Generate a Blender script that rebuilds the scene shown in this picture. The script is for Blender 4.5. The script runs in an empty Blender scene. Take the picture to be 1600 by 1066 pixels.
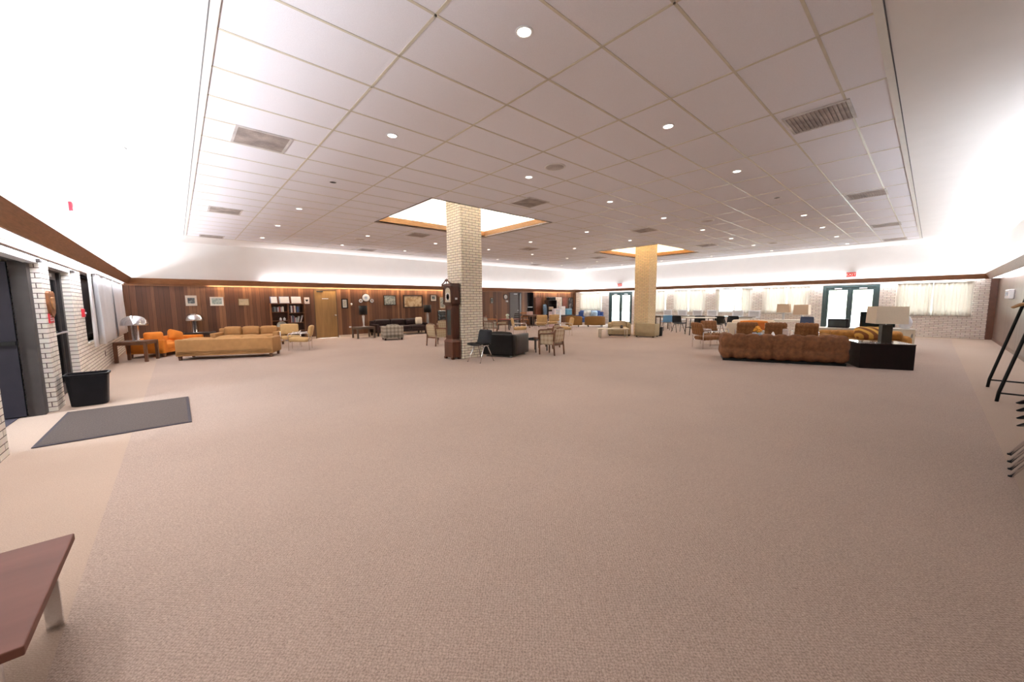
import bpy, bmesh, math, random
from mathutils import Vector, Matrix
PI = math.pi
rnd = random.Random(7)
SC = bpy.context.scene
COL = SC.collection

# ------------------------------------------------------------------ room dimensions (metres)
H_EYE = 1.408
ZC = 3.531                      # ceiling height
XL, XR, YR, YB = -1.294, 21.113, -1.475, 16.926
VZT, VZB, VOT, VOB = 2.283, 2.105, 0.33, 0.215   # canted timber valance
DOOR_Z = 2.05

# ------------------------------------------------------------------ materials
MATS = {}
def mat(name, col, rough=.6, metal=0, var=.12, scale=8, bump=0, bscale=60, coat=0, trans=0, stretch=None, spec=.5):
    if name in MATS: return MATS[name]
    m = bpy.data.materials.new(name); m.use_nodes = True
    nt = m.node_tree; N = nt.nodes; L = nt.links
    b = N['Principled BSDF']
    b.inputs['Roughness'].default_value = rough
    b.inputs['Metallic'].default_value = metal
    b.inputs['Coat Weight'].default_value = coat
    b.inputs['Specular IOR Level'].default_value = spec
    b.inputs['Transmission Weight'].default_value = trans
    tc = N.new('ShaderNodeTexCoord')
    src = tc.outputs['Object']
    if stretch:
        mp = N.new('ShaderNodeMapping'); mp.inputs['Scale'].default_value = stretch
        L.new(src, mp.inputs['Vector']); src = mp.outputs['Vector']
    no = N.new('ShaderNodeTexNoise'); no.inputs['Scale'].default_value = scale; no.inputs['Detail'].default_value = 4
    L.new(src, no.inputs['Vector'])
    rp = N.new('ShaderNodeValToRGB')
    rp.color_ramp.elements[0].position = .3; rp.color_ramp.elements[1].position = .7
    rp.color_ramp.elements[0].color = tuple(max(0, c*(1-var)) for c in col[:3]) + (1,)
    rp.color_ramp.elements[1].color = tuple(min(1, c*(1+var)) for c in col[:3]) + (1,)
    L.new(no.outputs['Fac'], rp.inputs['Fac']); L.new(rp.outputs['Color'], b.inputs['Base Color'])
    if bump:
        n2 = N.new('ShaderNodeTexNoise'); n2.inputs['Scale'].default_value = bscale; n2.inputs['Detail'].default_value = 3
        L.new(src, n2.inputs['Vector'])
        bp = N.new('ShaderNodeBump'); bp.inputs['Strength'].default_value = bump; bp.inputs['Distance'].default_value = .01
        L.new(n2.outputs['Fac'], bp.inputs['Height']); L.new(bp.outputs['Normal'], b.inputs['Normal'])
    MATS[name] = m
    return m

def emis(name, col, st):
    m = bpy.data.materials.new(name); m.use_nodes = True
    b = m.node_tree.nodes['Principled BSDF']
    b.inputs['Base Color'].default_value = (*col, 1); b.inputs['Emission Color'].default_value = (*col, 1)
    b.inputs['Emission Strength'].default_value = st
    MATS[name] = m
    return m

def brick_mat(name, c1, c2, mortar, bw=.2, bh=.066, ms=.006):
    m = bpy.data.materials.new(name); m.use_nodes = True
    nt = m.node_tree; N = nt.nodes; L = nt.links; b = N['Principled BSDF']
    b.inputs['Roughness'].default_value = .75
    g = N.new('ShaderNodeNewGeometry'); s = N.new('ShaderNodeSeparateXYZ'); L.new(g.outputs['Position'], s.inputs[0])
    a = N.new('ShaderNodeMath'); a.operation = 'ADD'; L.new(s.outputs['X'], a.inputs[0]); L.new(s.outputs['Y'], a.inputs[1])
    c = N.new('ShaderNodeCombineXYZ'); L.new(a.outputs[0], c.inputs['X']); L.new(s.outputs['Z'], c.inputs['Y'])
    t = N.new('ShaderNodeTexBrick'); L.new(c.outputs[0], t.inputs['Vector'])
    t.inputs['Scale'].default_value = 1; t.inputs['Brick Width'].default_value = bw; t.inputs['Row Height'].default_value = bh
    t.inputs['Mortar Size'].default_value = ms; t.inputs['Mortar Smooth'].default_value = .15
    t.inputs['Color1'].default_value = (*c1, 1); t.inputs['Color2'].default_value = (*c2, 1); t.inputs['Mortar'].default_value = (*mortar, 1)
    n = N.new('ShaderNodeTexNoise'); n.inputs['Scale'].default_value = 14; n.inputs['Detail'].default_value = 5
    L.new(g.outputs['Position'], n.inputs['Vector'])
    mx = N.new('ShaderNodeMix'); mx.data_type = 'RGBA'; mx.blend_type = 'MULTIPLY'; mx.inputs['Factor'].default_value = .18
    L.new(t.outputs['Color'], mx.inputs[6]); L.new(n.outputs['Color'], mx.inputs[7])
    hs = N.new('ShaderNodeHueSaturation'); hs.inputs['Saturation'].default_value = .9; hs.inputs['Value'].default_value = 1.15
    L.new(mx.outputs[2], hs.inputs['Color']); L.new(hs.outputs['Color'], b.inputs['Base Color'])
    bp = N.new('ShaderNodeBump'); bp.inputs['Strength'].default_value = .5; bp.inputs['Distance'].default_value = .008; bp.invert = True
    L.new(t.outputs['Fac'], bp.inputs['Height']); L.new(bp.outputs['Normal'], b.inputs['Normal'])
    MATS[name] = m
    return m

def plank_mat(name, dark, mid, light, pw=.115, rough=.45, coat=0):
    """vertical timber boards of uneven tone with fine grain and dark joints"""
    m = bpy.data.materials.new(name); m.use_nodes = True
    nt = m.node_tree; N = nt.nodes; L = nt.links; b = N['Principled BSDF']
    b.inputs['Roughness'].default_value = rough; b.inputs['Coat Weight'].default_value = coat; b.inputs['Coat Roughness'].default_value = .25
    g = N.new('ShaderNodeNewGeometry'); s = N.new('ShaderNodeSeparateXYZ'); L.new(g.outputs['Position'], s.inputs[0])
    def M(op, a, v=None, v2=None):
        n = N.new('ShaderNodeMath'); n.operation = op; L.new(a, n.inputs[0])
        if isinstance(v, (int, float)): n.inputs[1].default_value = v
        elif v is not None: L.new(v, n.inputs[1])
        return n.outputs[0]
    u = M('ADD', s.outputs['X'], s.outputs['Y'])
    wob = M('MULTIPLY', M('SINE', M('MULTIPLY', u, 7.3)), .035)
    u2 = M('ADD', u, wob)
    q = M('DIVIDE', u2, pw); fl = M('FLOOR', q); fr = M('FRACT', q)
    wn = N.new('ShaderNodeTexWhiteNoise'); wn.noise_dimensions = '1D'; L.new(fl, wn.inputs['W'])
    cx = N.new('ShaderNodeCombineXYZ'); L.new(M('MULTIPLY', u, 55.0), cx.inputs['X']); L.new(M('MULTIPLY', s.outputs['Z'], 2.2), cx.inputs['Y']); L.new(fl, cx.inputs['Z'])
    no = N.new('ShaderNodeTexNoise'); no.inputs['Scale'].default_value = 1; no.inputs['Detail'].default_value = 5; L.new(cx.outputs[0], no.inputs['Vector'])
    mixf = M('ADD', M('MULTIPLY', wn.outputs['Value'], .62), M('MULTIPLY', no.outputs['Fac'], .4))
    rp = N.new('ShaderNodeValToRGB'); e = rp.color_ramp.elements
    e[0].position = .12; e[0].color = (*dark, 1); e[1].position = .92; e[1].color = (*light, 1)
    x = rp.color_ramp.elements.new(.55); x.color = (*mid, 1)
    L.new(mixf, rp.inputs['Fac'])
    j = M('GREATER_THAN', M('ABSOLUTE', M('SUBTRACT', fr, .5)), .472)
    mx = N.new('ShaderNodeMix'); mx.data_type = 'RGBA'; L.new(j, mx.inputs['Factor']); L.new(rp.outputs['Color'], mx.inputs[6])
    mx.inputs[7].default_value = tuple(c*.35 for c in dark) + (1,)
    L.new(mx.outputs[2], b.inputs['Base Color'])
    bp = N.new('ShaderNodeBump'); bp.inputs['Strength'].default_value = .35; bp.inputs['Distance'].default_value = .004; bp.invert = True
    L.new(j, bp.inputs['Height']); L.new(bp.outputs['Normal'], b.inputs['Normal'])
    MATS[name] = m
    return m

def weave_mat(name, c1, c2, cell=.013, bump=.6, fade=.3):
    """loop-pile carpet with a small basket weave"""
    m = bpy.data.materials.new(name); m.use_nodes = True
    nt = m.node_tree; N = nt.nodes; L = nt.links; b = N['Principled BSDF']
    b.inputs['Roughness'].default_value = .95; b.inputs['Specular IOR Level'].default_value = .12
    b.inputs['Sheen Weight'].default_value = .15
    g = N.new('ShaderNodeNewGeometry')
    ns = N.new('ShaderNodeTexNoise'); ns.inputs['Scale'].default_value = 70; ns.inputs['Detail'].default_value = 2; L.new(g.outputs['Position'], ns.inputs['Vector'])
    vm = N.new('ShaderNodeVectorMath'); vm.operation = 'SCALE'; L.new(ns.outputs['Color'], vm.inputs[0]); vm.inputs['Scale'].default_value = cell*3.2
    va = N.new('ShaderNodeVectorMath'); va.operation = 'ADD'; L.new(g.outputs['Position'], va.inputs[0]); L.new(vm.outputs[0], va.inputs[1])
    s = N.new('ShaderNodeSeparateXYZ'); L.new(va.outputs[0], s.inputs[0])
    def M(op, a, v):
        n = N.new('ShaderNodeMath'); n.operation = op; L.new(a, n.inputs[0])
        if isinstance(v, (int, float)): n.inputs[1].default_value = v
        else: L.new(v, n.inputs[1])
        return n.outputs[0]
    sx = N.new('ShaderNodeMath'); sx.operation = 'SINE'; L.new(M('MULTIPLY', s.outputs['X'], PI/cell), sx.inputs[0])
    sy = N.new('ShaderNodeMath'); sy.operation = 'SINE'; L.new(M('MULTIPLY', s.outputs['Y'], PI/cell), sy.inputs[0])
    w = M('ADD', M('MULTIPLY', M('MULTIPLY', sx.outputs[0], sy.outputs[0]), .5), .5)
    big = N.new('ShaderNodeTexNoise'); big.inputs['Scale'].default_value = .45; big.inputs['Detail'].default_value = 4; L.new(g.outputs['Position'], big.inputs['Vector'])
    fine = N.new('ShaderNodeTexNoise'); fine.inputs['Scale'].default_value = 130; fine.inputs['Detail'].default_value = 2; L.new(g.outputs['Position'], fine.inputs['Vector'])
    f = M('ADD', M('MULTIPLY', w, .5), M('ADD', M('MULTIPLY', fine.outputs['Fac'], .5), M('MULTIPLY', big.outputs['Fac'], fade)))
    rp = N.new('ShaderNodeValToRGB'); e = rp.color_ramp.elements
    e[0].position = .25; e[0].color = (*c1, 1); e[1].position = .95; e[1].color = (*c2, 1)
    L.new(f, rp.inputs['Fac']); L.new(rp.outputs['Color'], b.inputs['Base Color'])
    bp = N.new('ShaderNodeBump'); bp.inputs['Strength'].default_value = bump; bp.inputs['Distance'].default_value = .004
    L.new(w, bp.inputs['Height']); L.new(bp.outputs['Normal'], b.inputs['Normal'])
    MATS[name] = m
    return m

def plaid_mat(name, base, dark, light, n=9):
    m = bpy.data.materials.new(name); m.use_nodes = True
    nt = m.node_tree; N = nt.nodes; L = nt.links; b = N['Principled BSDF']; b.inputs['Roughness'].default_value = .9
    tc = N.new('ShaderNodeTexCoord'); s = N.new('ShaderNodeSeparateXYZ'); L.new(tc.outputs['Object'], s.inputs[0])
    def M(op, a, v=0):
        q = N.new('ShaderNodeMath'); q.operation = op; L.new(a, q.inputs[0])
        if isinstance(v, (int, float)): q.inputs[1].default_value = v
        else: L.new(v, q.inputs[1])
        return q.outputs[0]
    u = M('ADD', s.outputs['X'], s.outputs['Y'])
    fu = M('GREATER_THAN', M('SINE', M('MULTIPLY', u, 2*PI*n)), .15)
    fz = M('GREATER_THAN', M('SINE', M('MULTIPLY', s.outputs['Z'], 2*PI*n)), .15)
    k = M('MULTIPLY', M('ADD', fu, fz), .5)
    no = N.new('ShaderNodeTexNoise'); no.inputs['Scale'].default_value = 120; L.new(tc.outputs['Object'], no.inputs['Vector'])
    k2 = M('ADD', k, M('MULTIPLY', M('SUBTRACT', no.outputs['Fac'], .5), .4))
    rp = N.new('ShaderNodeValToRGB'); e = rp.color_ramp.elements
    e[0].position = 0; e[0].color = (*light, 1); e[1].position = 1; e[1].color = (*dark, 1)
    x = e.new(.5); x.color = (*base, 1)
    L.new(k2, rp.inputs['Fac']); L.new(rp.outputs['Color'], b.inputs['Base Color'])
    MATS[name] = m
    return m

def stripe_mat(name, c1, c2, n=14):
    m = bpy.data.materials.new(name); m.use_nodes = True
    nt = m.node_tree; N = nt.nodes; L = nt.links; b = N['Principled BSDF']; b.inputs['Roughness'].default_value = .9
    tc = N.new('ShaderNodeTexCoord')
    w = N.new('ShaderNodeTexWave'); w.inputs['Scale'].default_value = n; w.inputs['Distortion'].default_value = .6; w.bands_direction = 'DIAGONAL'
    L.new(tc.outputs['Object'], w.inputs['Vector'])
    rp = N.new('ShaderNodeValToRGB'); e = rp.color_ramp.elements; rp.color_ramp.interpolation = 'EASE'
    e[0].position = .35; e[0].color = (*c1, 1); e[1].position = .6; e[1].color = (*c2, 1)
    L.new(w.outputs['Fac'], rp.inputs['Fac']); L.new(rp.outputs['Color'], b.inputs['Base Color'])
    MATS[name] = m
    return m

def print_mat(name, paper, ink, ink2, scale=9, thr=.52):
    """a framed print: soft inked shapes on paper"""
    m = bpy.data.materials.new(name); m.use_nodes = True
    nt = m.node_tree; N = nt.nodes; L = nt.links; b = N['Principled BSDF']; b.inputs['Roughness'].default_value = .5
    tc = N.new('ShaderNodeTexCoord')
    no = N.new('ShaderNodeTexNoise'); no.inputs['Scale'].default_value = scale; no.inputs['Detail'].default_value = 6; L.new(tc.outputs['Object'], no.inputs['Vector'])
    rp = N.new('ShaderNodeValToRGB'); e = rp.color_ramp.elements
    e[0].position = thr-.12; e[0].color = (*ink, 1); e[1].position = thr+.1; e[1].color = (*paper, 1)
    x = e.new(thr); x.color = (*ink2, 1)
    L.new(no.outputs['Fac'], rp.inputs['Fac']); L.new(rp.outputs['Color'], b.inputs['Base Color'])
    MATS[name] = m
    return m

def cloth_trans(name, col, tr=.5, var=.05):
    m = bpy.data.materials.new(name); m.use_nodes = True
    nt = m.node_tree; N = nt.nodes; L = nt.links; N.remove(N['Principled BSDF']); out = N['Material Output']
    tc = N.new('ShaderNodeTexCoord'); no = N.new('ShaderNodeTexNoise'); no.inputs['Scale'].default_value = 25; L.new(tc.outputs['Object'], no.inputs['Vector'])
    rp = N.new('ShaderNodeValToRGB'); rp.color_ramp.elements[0].color = tuple(c*(1-var) for c in col)+(1,); rp.color_ramp.elements[1].color = (*col, 1)
    L.new(no.outputs['Fac'], rp.inputs['Fac'])
    d = N.new('ShaderNodeBsdfDiffuse'); t = N.new('ShaderNodeBsdfTranslucent'); x = N.new('ShaderNodeMixShader'); x.inputs[0].default_value = tr
    L.new(rp.outputs[0], d.inputs[0]); L.new(rp.outputs[0], t.inputs[0]); L.new(d.outputs[0], x.inputs[1]); L.new(t.outputs[0], x.inputs[2]); L.new(x.outputs[0], out.inputs[0])
    MATS[name] = m
    return m

def glass_mat(name, col=(.95, 1, .98), rough=.0):
    m = bpy.data.materials.new(name); m.use_nodes = True
    nt = m.node_tree; N = nt.nodes; L = nt.links; N.remove(N['Principled BSDF']); out = N['Material Output']
    t = N.new('ShaderNodeBsdfTransparent'); t.inputs[0].default_value = (*col, 1)
    g = N.new('ShaderNodeBsdfGlossy'); g.inputs['Roughness'].default_value = rough
    fr = N.new('ShaderNodeFresnel'); fr.inputs[0].default_value = 1.45
    x = N.new('ShaderNodeMixShader'); L.new(fr.outputs[0], x.inputs[0]); L.new(t.outputs[0], x.inputs[1]); L.new(g.outputs[0], x.inputs[2]); L.new(x.outputs[0], out.inputs[0])
    MATS[name] = m
    return m

brick_white = brick_mat('white_brick', (.88, .82, .73), (.80, .73, .63), (.14, .09, .07), bw=.34, ms=.005)
brick_cream = brick_mat('cream_brick', (.94, .88, .74), (.87, .80, .64), (.24, .17, .11), ms=.0055)
brick_buff = brick_mat('buff_brick', (.80, .73, .66), (.68, .59, .52), (.30, .21, .18), bw=.22)
panel_wall = plank_mat('walnut_panelling', (.075, .026, .012), (.15, .058, .026), (.30, .14, .06))
panel_side = plank_mat('walnut_panelling_satin', (.10, .05, .03), (.15, .085, .055), (.20, .12, .085), pw=.2, rough=.3, coat=.3)  # greyed tone puts the glare of the cove lamps into the colour
carpet_in = weave_mat('basketweave_carpet', (.23, .165, .132), (.54, .41, .335), .0095, .4)
carpet_out = weave_mat('smooth_border_carpet', (.32, .228, .17), (.50, .375, .29), .006, bump=.2, fade=.5)
paint = mat('white_paint', (.82, .81, .79), .7, var=.015, scale=3)
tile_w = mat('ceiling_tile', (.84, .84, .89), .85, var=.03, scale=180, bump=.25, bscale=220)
tbar = mat('ceiling_tee', (.62, .58, .48), .35, var=.05)
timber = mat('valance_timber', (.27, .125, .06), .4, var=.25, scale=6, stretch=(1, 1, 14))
fascia_w = mat('oak_fascia', (.42, .22, .09), .45, var=.2, scale=7, stretch=(1, 1, 10))
walnut = mat('walnut', (.13, .055, .028), .35, var=.3, scale=9, stretch=(1, 1, .15))
dwood = mat('dark_wood', (.035, .018, .014), .35, var=.3, scale=10)
clockwood = mat('mahogany', (.075, .025, .012), .38, var=.3, scale=9, spec=.3, coat=.08, stretch=(1, 1, .15))
chairwood = mat('chair_wood', (.16, .065, .03), .35, var=.25, scale=12)
redwood = mat('table_top_veneer', (.17, .070, .050), .6, spec=.2, var=.14, scale=7, stretch=(.15, 1, 1))
orangewood = mat('honey_wood', (.36, .13, .035), .4, var=.2, scale=12)
shelfwood = mat('bookcase_wood', (.22, .085, .035), .45, var=.25, scale=9, stretch=(1, 1, .2))
doorwood = mat('oak_door', (.30, .165, .055), .45, var=.2, scale=8, stretch=(1, 1, .12))
chrome = mat('chrome', (.82, .82, .84), .08, metal=1, var=.03)
steel = mat('brushed_steel', (.55, .55, .56), .3, metal=1, var=.06)
bronze = mat('bronze_frame', (.034, .028, .027), .5, var=.12)
greenframe = mat('dark_green_frame', (.045, .075, .075), .4, var=.12)
black_pl = mat('black_plastic', (.006, .006, .008), .5, var=.2, spec=.25)
black_gl = mat('black_gloss', (.010, .014, .014), .08, var=.2, coat=.5)
black_mt = mat('black_enamel', (.007, .007, .007), .5, var=.2, spec=.25)
black_lt = mat('black_leather', (.007, .005, .0045), .5, spec=.2, var=.3, bump=.2, bscale=120)
brown_lt = mat('brown_leather', (.030, .015, .014), .5, spec=.25, var=.25, bump=.2, bscale=120)
orange_f = mat('orange_fabric', (.66, .20, .015), .85, var=.1, bump=.25, bscale=300)
orange_f2 = mat('burnt_orange_fabric', (.50, .13, .015), .85, var=.1, bump=.25, bscale=300)
tan_f = mat('tan_fabric', (.42, .225, .085), .9, var=.08, bump=.25, bscale=300)
tan_f2 = mat('light_tan_fabric', (.55, .36, .16), .9, var=.08, bump=.2, bscale=300)
beige_f = mat('beige_fabric', (.56, .46, .30), .9, var=.06, bump=.2, bscale=300)
olive_f = mat('olive_fabric', (.42, .335, .20), .9, var=.08, bump=.2, bscale=300)
velvet = mat('rust_velvet', (.18, .070, .026), .85, var=.3, scale=14, bump=.3, bscale=90)
tuft_f = mat('tufted_brown_fabric', (.20, .075, .018), .7, var=.35, scale=40, bump=.3, bscale=60)
gold_f = mat('gold_velvet', (.36, .16, .03), .85, var=.25, scale=12, bump=.2, bscale=90)
cream_f = mat('cream_fabric', (.72, .62, .48), .9, var=.05)
blue_f = mat('blue_fabric', (.05, .10, .28), .85, var=.2)
plaid_g = plaid_mat('grey_plaid', (.29, .25, .20), (.20, .17, .135), (.42, .38, .31), 7)
plaid_t = plaid_mat('tan_plaid', (.43, .34, .22), (.36, .27, .17), (.47, .39, .26), 12)
cane_f = plaid_mat('check_weave', (.47, .37, .26), (.37, .27, .18), (.52, .43, .31), 8)
stripe_f = stripe_mat('gold_stripes', (.62, .36, .07), (.20, .07, .02), 3.2)
shade_tan = mat('linen_shade', (.62, .47, .33), .9, var=.05, scale=60)
shade_cr = mat('cream_shade', (.84, .74, .58), .9, var=.04, scale=60)
white_pl = mat('white_plastic', (.80, .80, .82), .45, var=.02)
blue_pl = mat('light_blue_plastic', (.16, .40, .72), .45, var=.06)
navy_pl = mat('navy_plastic', (.02, .03, .07), .45, var=.1)
mat_rug = mat('grey_mat', (.088, .066, .058), .95, var=.25, scale=70, bump=.6, bscale=260)
rubber = mat('dark_rubber', (.045, .035, .045), .8, var=.1)
red_p = mat('red_enamel', (.62, .02, .04), .35, var=.06)
paper_w = mat('white_paper', (.80, .79, .76), .7, var=.03)
cream_lam = mat('cream_laminate', (.66, .58, .44), .5, var=.04)
white_lam = mat('white_laminate', (.78, .75, .68), .4, var=.03)
vent_m = mat('vent_metal', (.58, .55, .53), .5, var=.25, scale=5)
vent_d = mat('dusty_grille', (.36, .31, .28), .7, var=.4, scale=4)
slate_l = mat('slate_laminate', (.10, .07, .05), .3, var=.2)
frame_gold = mat('gilt_frame', (.22, .13, .05), .4, var=.2)
mirror_g = mat('smoked_glass', (.07, .09, .09), .03, metal=.3, var=.05)
curtain_m = cloth_trans('white_sheer_curtain', (.90, .85, .79), .36)
curtain_l = cloth_trans('white_curtain', (.90, .89, .90), .25)
clear_glass = glass_mat('clear_glass')
tint_glass = glass_mat('tinted_glass', (.45, .52, .56))
table_glass = glass_mat('table_glass', (.80, .86, .82))
lens_on = emis('lit_lamp_lens', (1, .93, .82), 10)
tube_white = emis('fluorescent_white', (.96, .96, 1), 4)
exit_red = emis('lit_red', (.34, .008, .004), 1.0)
exit_wht = emis('lit_white', (.8, .55, .5), .35)
grey_door = mat('grey_painted_door', (.13, .115, .11), .45, var=.06)
dark_void = mat('doorway_shade', (.02, .022, .028), .8, var=.2)  # near-black colour stands in for the shade inside the open doorway
ground_m = mat('concrete_paving', (.62, .62, .60), .9, var=.1, scale=1.2)

# ------------------------------------------------------------------ mesh helpers
class MB:
    def __init__(s): s.bm = bmesh.new()
    def _fin(s, vs, M, smooth):
        if M is not None: bmesh.ops.transform(s.bm, matrix=M, verts=vs)
        if smooth:
            fs = set(f for v in vs for f in v.link_faces)
            for f in fs: f.smooth = True
        return s
    def box(s, x0, x1, y0, y1, z0, z1, bev=0, M=None):
        r = bmesh.ops.create_cube(s.bm, size=1)
        vs = r['verts']
        bmesh.ops.transform(s.bm, matrix=Matrix.Translation(((x0+x1)/2, (y0+y1)/2, (z0+z1)/2)) @ Matrix.Diagonal((x1-x0, y1-y0, z1-z0, 1)), verts=vs)
        if bev:
            es = list(set(e for v in vs for e in v.link_edges))
            q = bmesh.ops.bevel(s.bm, geom=es, offset=bev, segments=2, affect='EDGES', profile=.5)
            vs = list(set(q['verts']) | set(v for v in vs if v.is_valid))
        return s._fin(vs, M, False)
    def prism(s, pts, z0, z1, M=None, smooth=False):
        a = [s.bm.verts.new((x, y, z0)) for x, y in pts]; b = [s.bm.verts.new((x, y, z1)) for x, y in pts]
        n = len(pts)
        s.bm.faces.new(a[::-1]); s.bm.faces.new(b)
        for i in range(n):
            f = s.bm.faces.new((a[i], a[(i+1) % n], b[(i+1) % n], b[i])); f.smooth = smooth
        if M is not None: bmesh.ops.transform(s.bm, matrix=M, verts=a+b)
        return s
    def hexa(s, bot, top):
        a = [s.bm.verts.new(p) for p in bot]; b = [s.bm.verts.new(p) for p in top]; n = len(a)
        s.bm.faces.new(a[::-1]); s.bm.faces.new(b)
        for i in range(n): s.bm.faces.new((a[i], a[(i+1) % n], b[(i+1) % n], b[i]))
        return s
    def lathe(s, prof, n=24, c=(0, 0), M=None, smooth=True):
        rings = []; allv = []
        for r, z in prof:
            if r < 1e-5: ring = [s.bm.verts.new((c[0], c[1], z))]
            else: ring = [s.bm.verts.new((c[0]+r*math.cos(2*PI*i/n), c[1]+r*math.sin(2*PI*i/n), z)) for i in range(n)]
            rings.append(ring); allv += ring
        for a, b in zip(rings, rings[1:]):
            for i in range(n):
                j = (i+1) % n
                q = [a[i % len(a)], a[j % len(a)], b[j % len(b)], b[i % len(b)]]
                u = []
                for v in q:
                    if v not in u: u.append(v)
                if len(u) > 2:
                    f = s.bm.faces.new(u); f.smooth = smooth
        for ring in (rings[0], rings[-1]):
            if len(ring) > 2:
                try: s.bm.faces.new(ring)
                except ValueError: pass
        if M is not None: bmesh.ops.transform(s.bm, matrix=M, verts=allv)
        return s
    def tube(s, pts, r, n=8, closed=False, flat=None):
        """round (or, with flat=(a,b), rectangular) bar swept through pts"""
        pts = [Vector(p) for p in pts]; rs = r if isinstance(r, (list, tuple)) else [r]*len(pts)
        rings = []; up = None
        for i, p in enumerate(pts):
            if closed: t = (pts[(i+1) % len(pts)]-pts[i-1])
            else: t = (pts[min(i+1, len(pts)-1)]-pts[max(i-1, 0)])
            t.normalize()
            if up is None:
                up = Vector((0, 0, 1)) if abs(t.z) < .9 else Vector((1, 0, 0))
            x = up.cross(t)
            if x.length < 1e-4: x = Vector((0, 1, 0)).cross(t)
            x.normalize(); y = t.cross(x); up = y
            if flat:
                a, b = flat
                rings.append([s.bm.verts.new(p+x*a*q+y*b*w) for q, w in ((-1, -1), (1, -1), (1, 1), (-1, 1))])
            else:
                rings.append([s.bm.verts.new(p+(x*math.cos(2*PI*k/n)+y*math.sin(2*PI*k/n))*rs[i]) for k in range(n)])
        m = len(rings[0])
        prs = list(zip(rings, rings[1:]))
        if closed: prs.append((rings[-1], rings[0]))
        for a, b in prs:
            for k in range(m):
                f = s.bm.faces.new((a[k], a[(k+1) % m], b[(k+1) % m], b[k])); f.smooth = not flat
        if not closed:
            s.bm.faces.new(rings[0][::-1]); s.bm.faces.new(rings[-1])
        return s
    def soft(s, x0, x1, y0, y1, z0, z1, r=.05, bulge=(0, 0, 0), n=8, M=None, tuft=None):
        """upholstered block: rounded box, optionally crowned (bulge) and button-tufted (tuft=(pitch, depth))"""
        c = Vector(((x0+x1)/2, (y0+y1)/2, (z0+z1)/2)); h = Vector(((x1-x0)/2, (y1-y0)/2, (z1-z0)/2))
        r = min(r, h.x*.99, h.y*.99, h.z*.99)
        if tuft: nn = [max(6, int(2*h[a]/tuft[0]*6)) for a in range(3)]
        elif isinstance(n, int): nn = [n]*3
        else: nn = list(n)
        V = {}; vs = []
        AX = []
        for a in range(3):   # grid lines follow the rounding, then divide the flat between
            f = h[a]-r; k = max(1, nn[a]-4)
            AX.append([-h[a], -f-.41*r]+[-f+2*f*i/k for i in range(k+1)]+[f+.41*r, h[a]])
        nn = [len(x)-1 for x in AX]
        def vert(ix):
            if ix in V: return V[ix]
            p = Vector([AX[a][ix[a]] for a in range(3)])
            q = Vector([p[a]/h[a] for a in range(3)])
            inn = Vector([max(-(h[a]-r), min(h[a]-r, p[a])) for a in range(3)])
            d = p-inn
            if d.length > 1e-7: nrm = d.normalized(); p = inn+nrm*r
            else: nrm = Vector((0, 0, 1))
            for a in range(3):
                if bulge[a]:
                    o = [k for k in range(3) if k != a]
                    p[a] += q[a]*bulge[a]*(1-q[o[0]]**2)*(1-q[o[1]]**2)
            if tuft:
                pt, dp = tuft
                w = 0
                ax = max(range(3), key=lambda a: abs(nrm[a]))
                o = [k for k in range(3) if k != ax]
                a1 = math.sin(PI*(p[o[0]]+h[o[0]])/pt); a2 = math.sin(PI*(p[o[1]]+h[o[1]])/pt)
                w = (1-abs(a1))**2 + .55*(1-abs(a2))**2
                p = p-nrm*dp*w
            v = s.bm.verts.new(p+c); V[ix] = v; vs.append(v)
            return v
        for a in range(3):
            b, d = [(1, 2), (2, 0), (0, 1)][a]
            for side in (0, nn[a]):
                for i in range(nn[b]):
                    for j in range(nn[d]):
                        q = []
                        for di, dj in ((0, 0), (1, 0), (1, 1), (0, 1)):
                            ix = [0, 0, 0]; ix[a] = side; ix[b] = i+di; ix[d] = j+dj
                            q.append(vert(tuple(ix)))
                        if side == 0: q = q[::-1]
                        f = s.bm.faces.new(q); f.smooth = True
        if M is not None: bmesh.ops.transform(s.bm, matrix=M, verts=vs)
        return s
    def sheet(s, fn, nu, nv, th=0, smooth=True, axis=None):
        """surface fn(u,v)->xyz, thickened along its normal"""
        g = [[s.bm.verts.new(fn(i/nu, j/nv)) for j in range(nv+1)] for i in range(nu+1)]
        fs = []
        for i in range(nu):
            for j in range(nv):
                f = s.bm.faces.new((g[i][j], g[i+1][j], g[i+1][j+1], g[i][j+1])); f.smooth = smooth; fs.append(f)
        if th:
            s.bm.normal_update()
            q = bmesh.ops.solidify(s.bm, geom=fs, thickness=th)
            for e in q['geom']:
                if isinstance(e, bmesh.types.BMFace): e.smooth = smooth
        return s
    def build(s, name, m, parent=None, loc=None):
        bmesh.ops.recalc_face_normals(s.bm, faces=s.bm.faces)
        me = bpy.data.meshes.new(name); s.bm.to_mesh(me); s.bm.free()
        for x in (m if isinstance(m, (list, tuple)) else [m]): me.materials.append(x)
        o = bpy.data.objects.new(name, me); COL.objects.link(o)
        if parent is not None: o.parent = parent
        if loc is not None: o.location = loc
        return o

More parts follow.
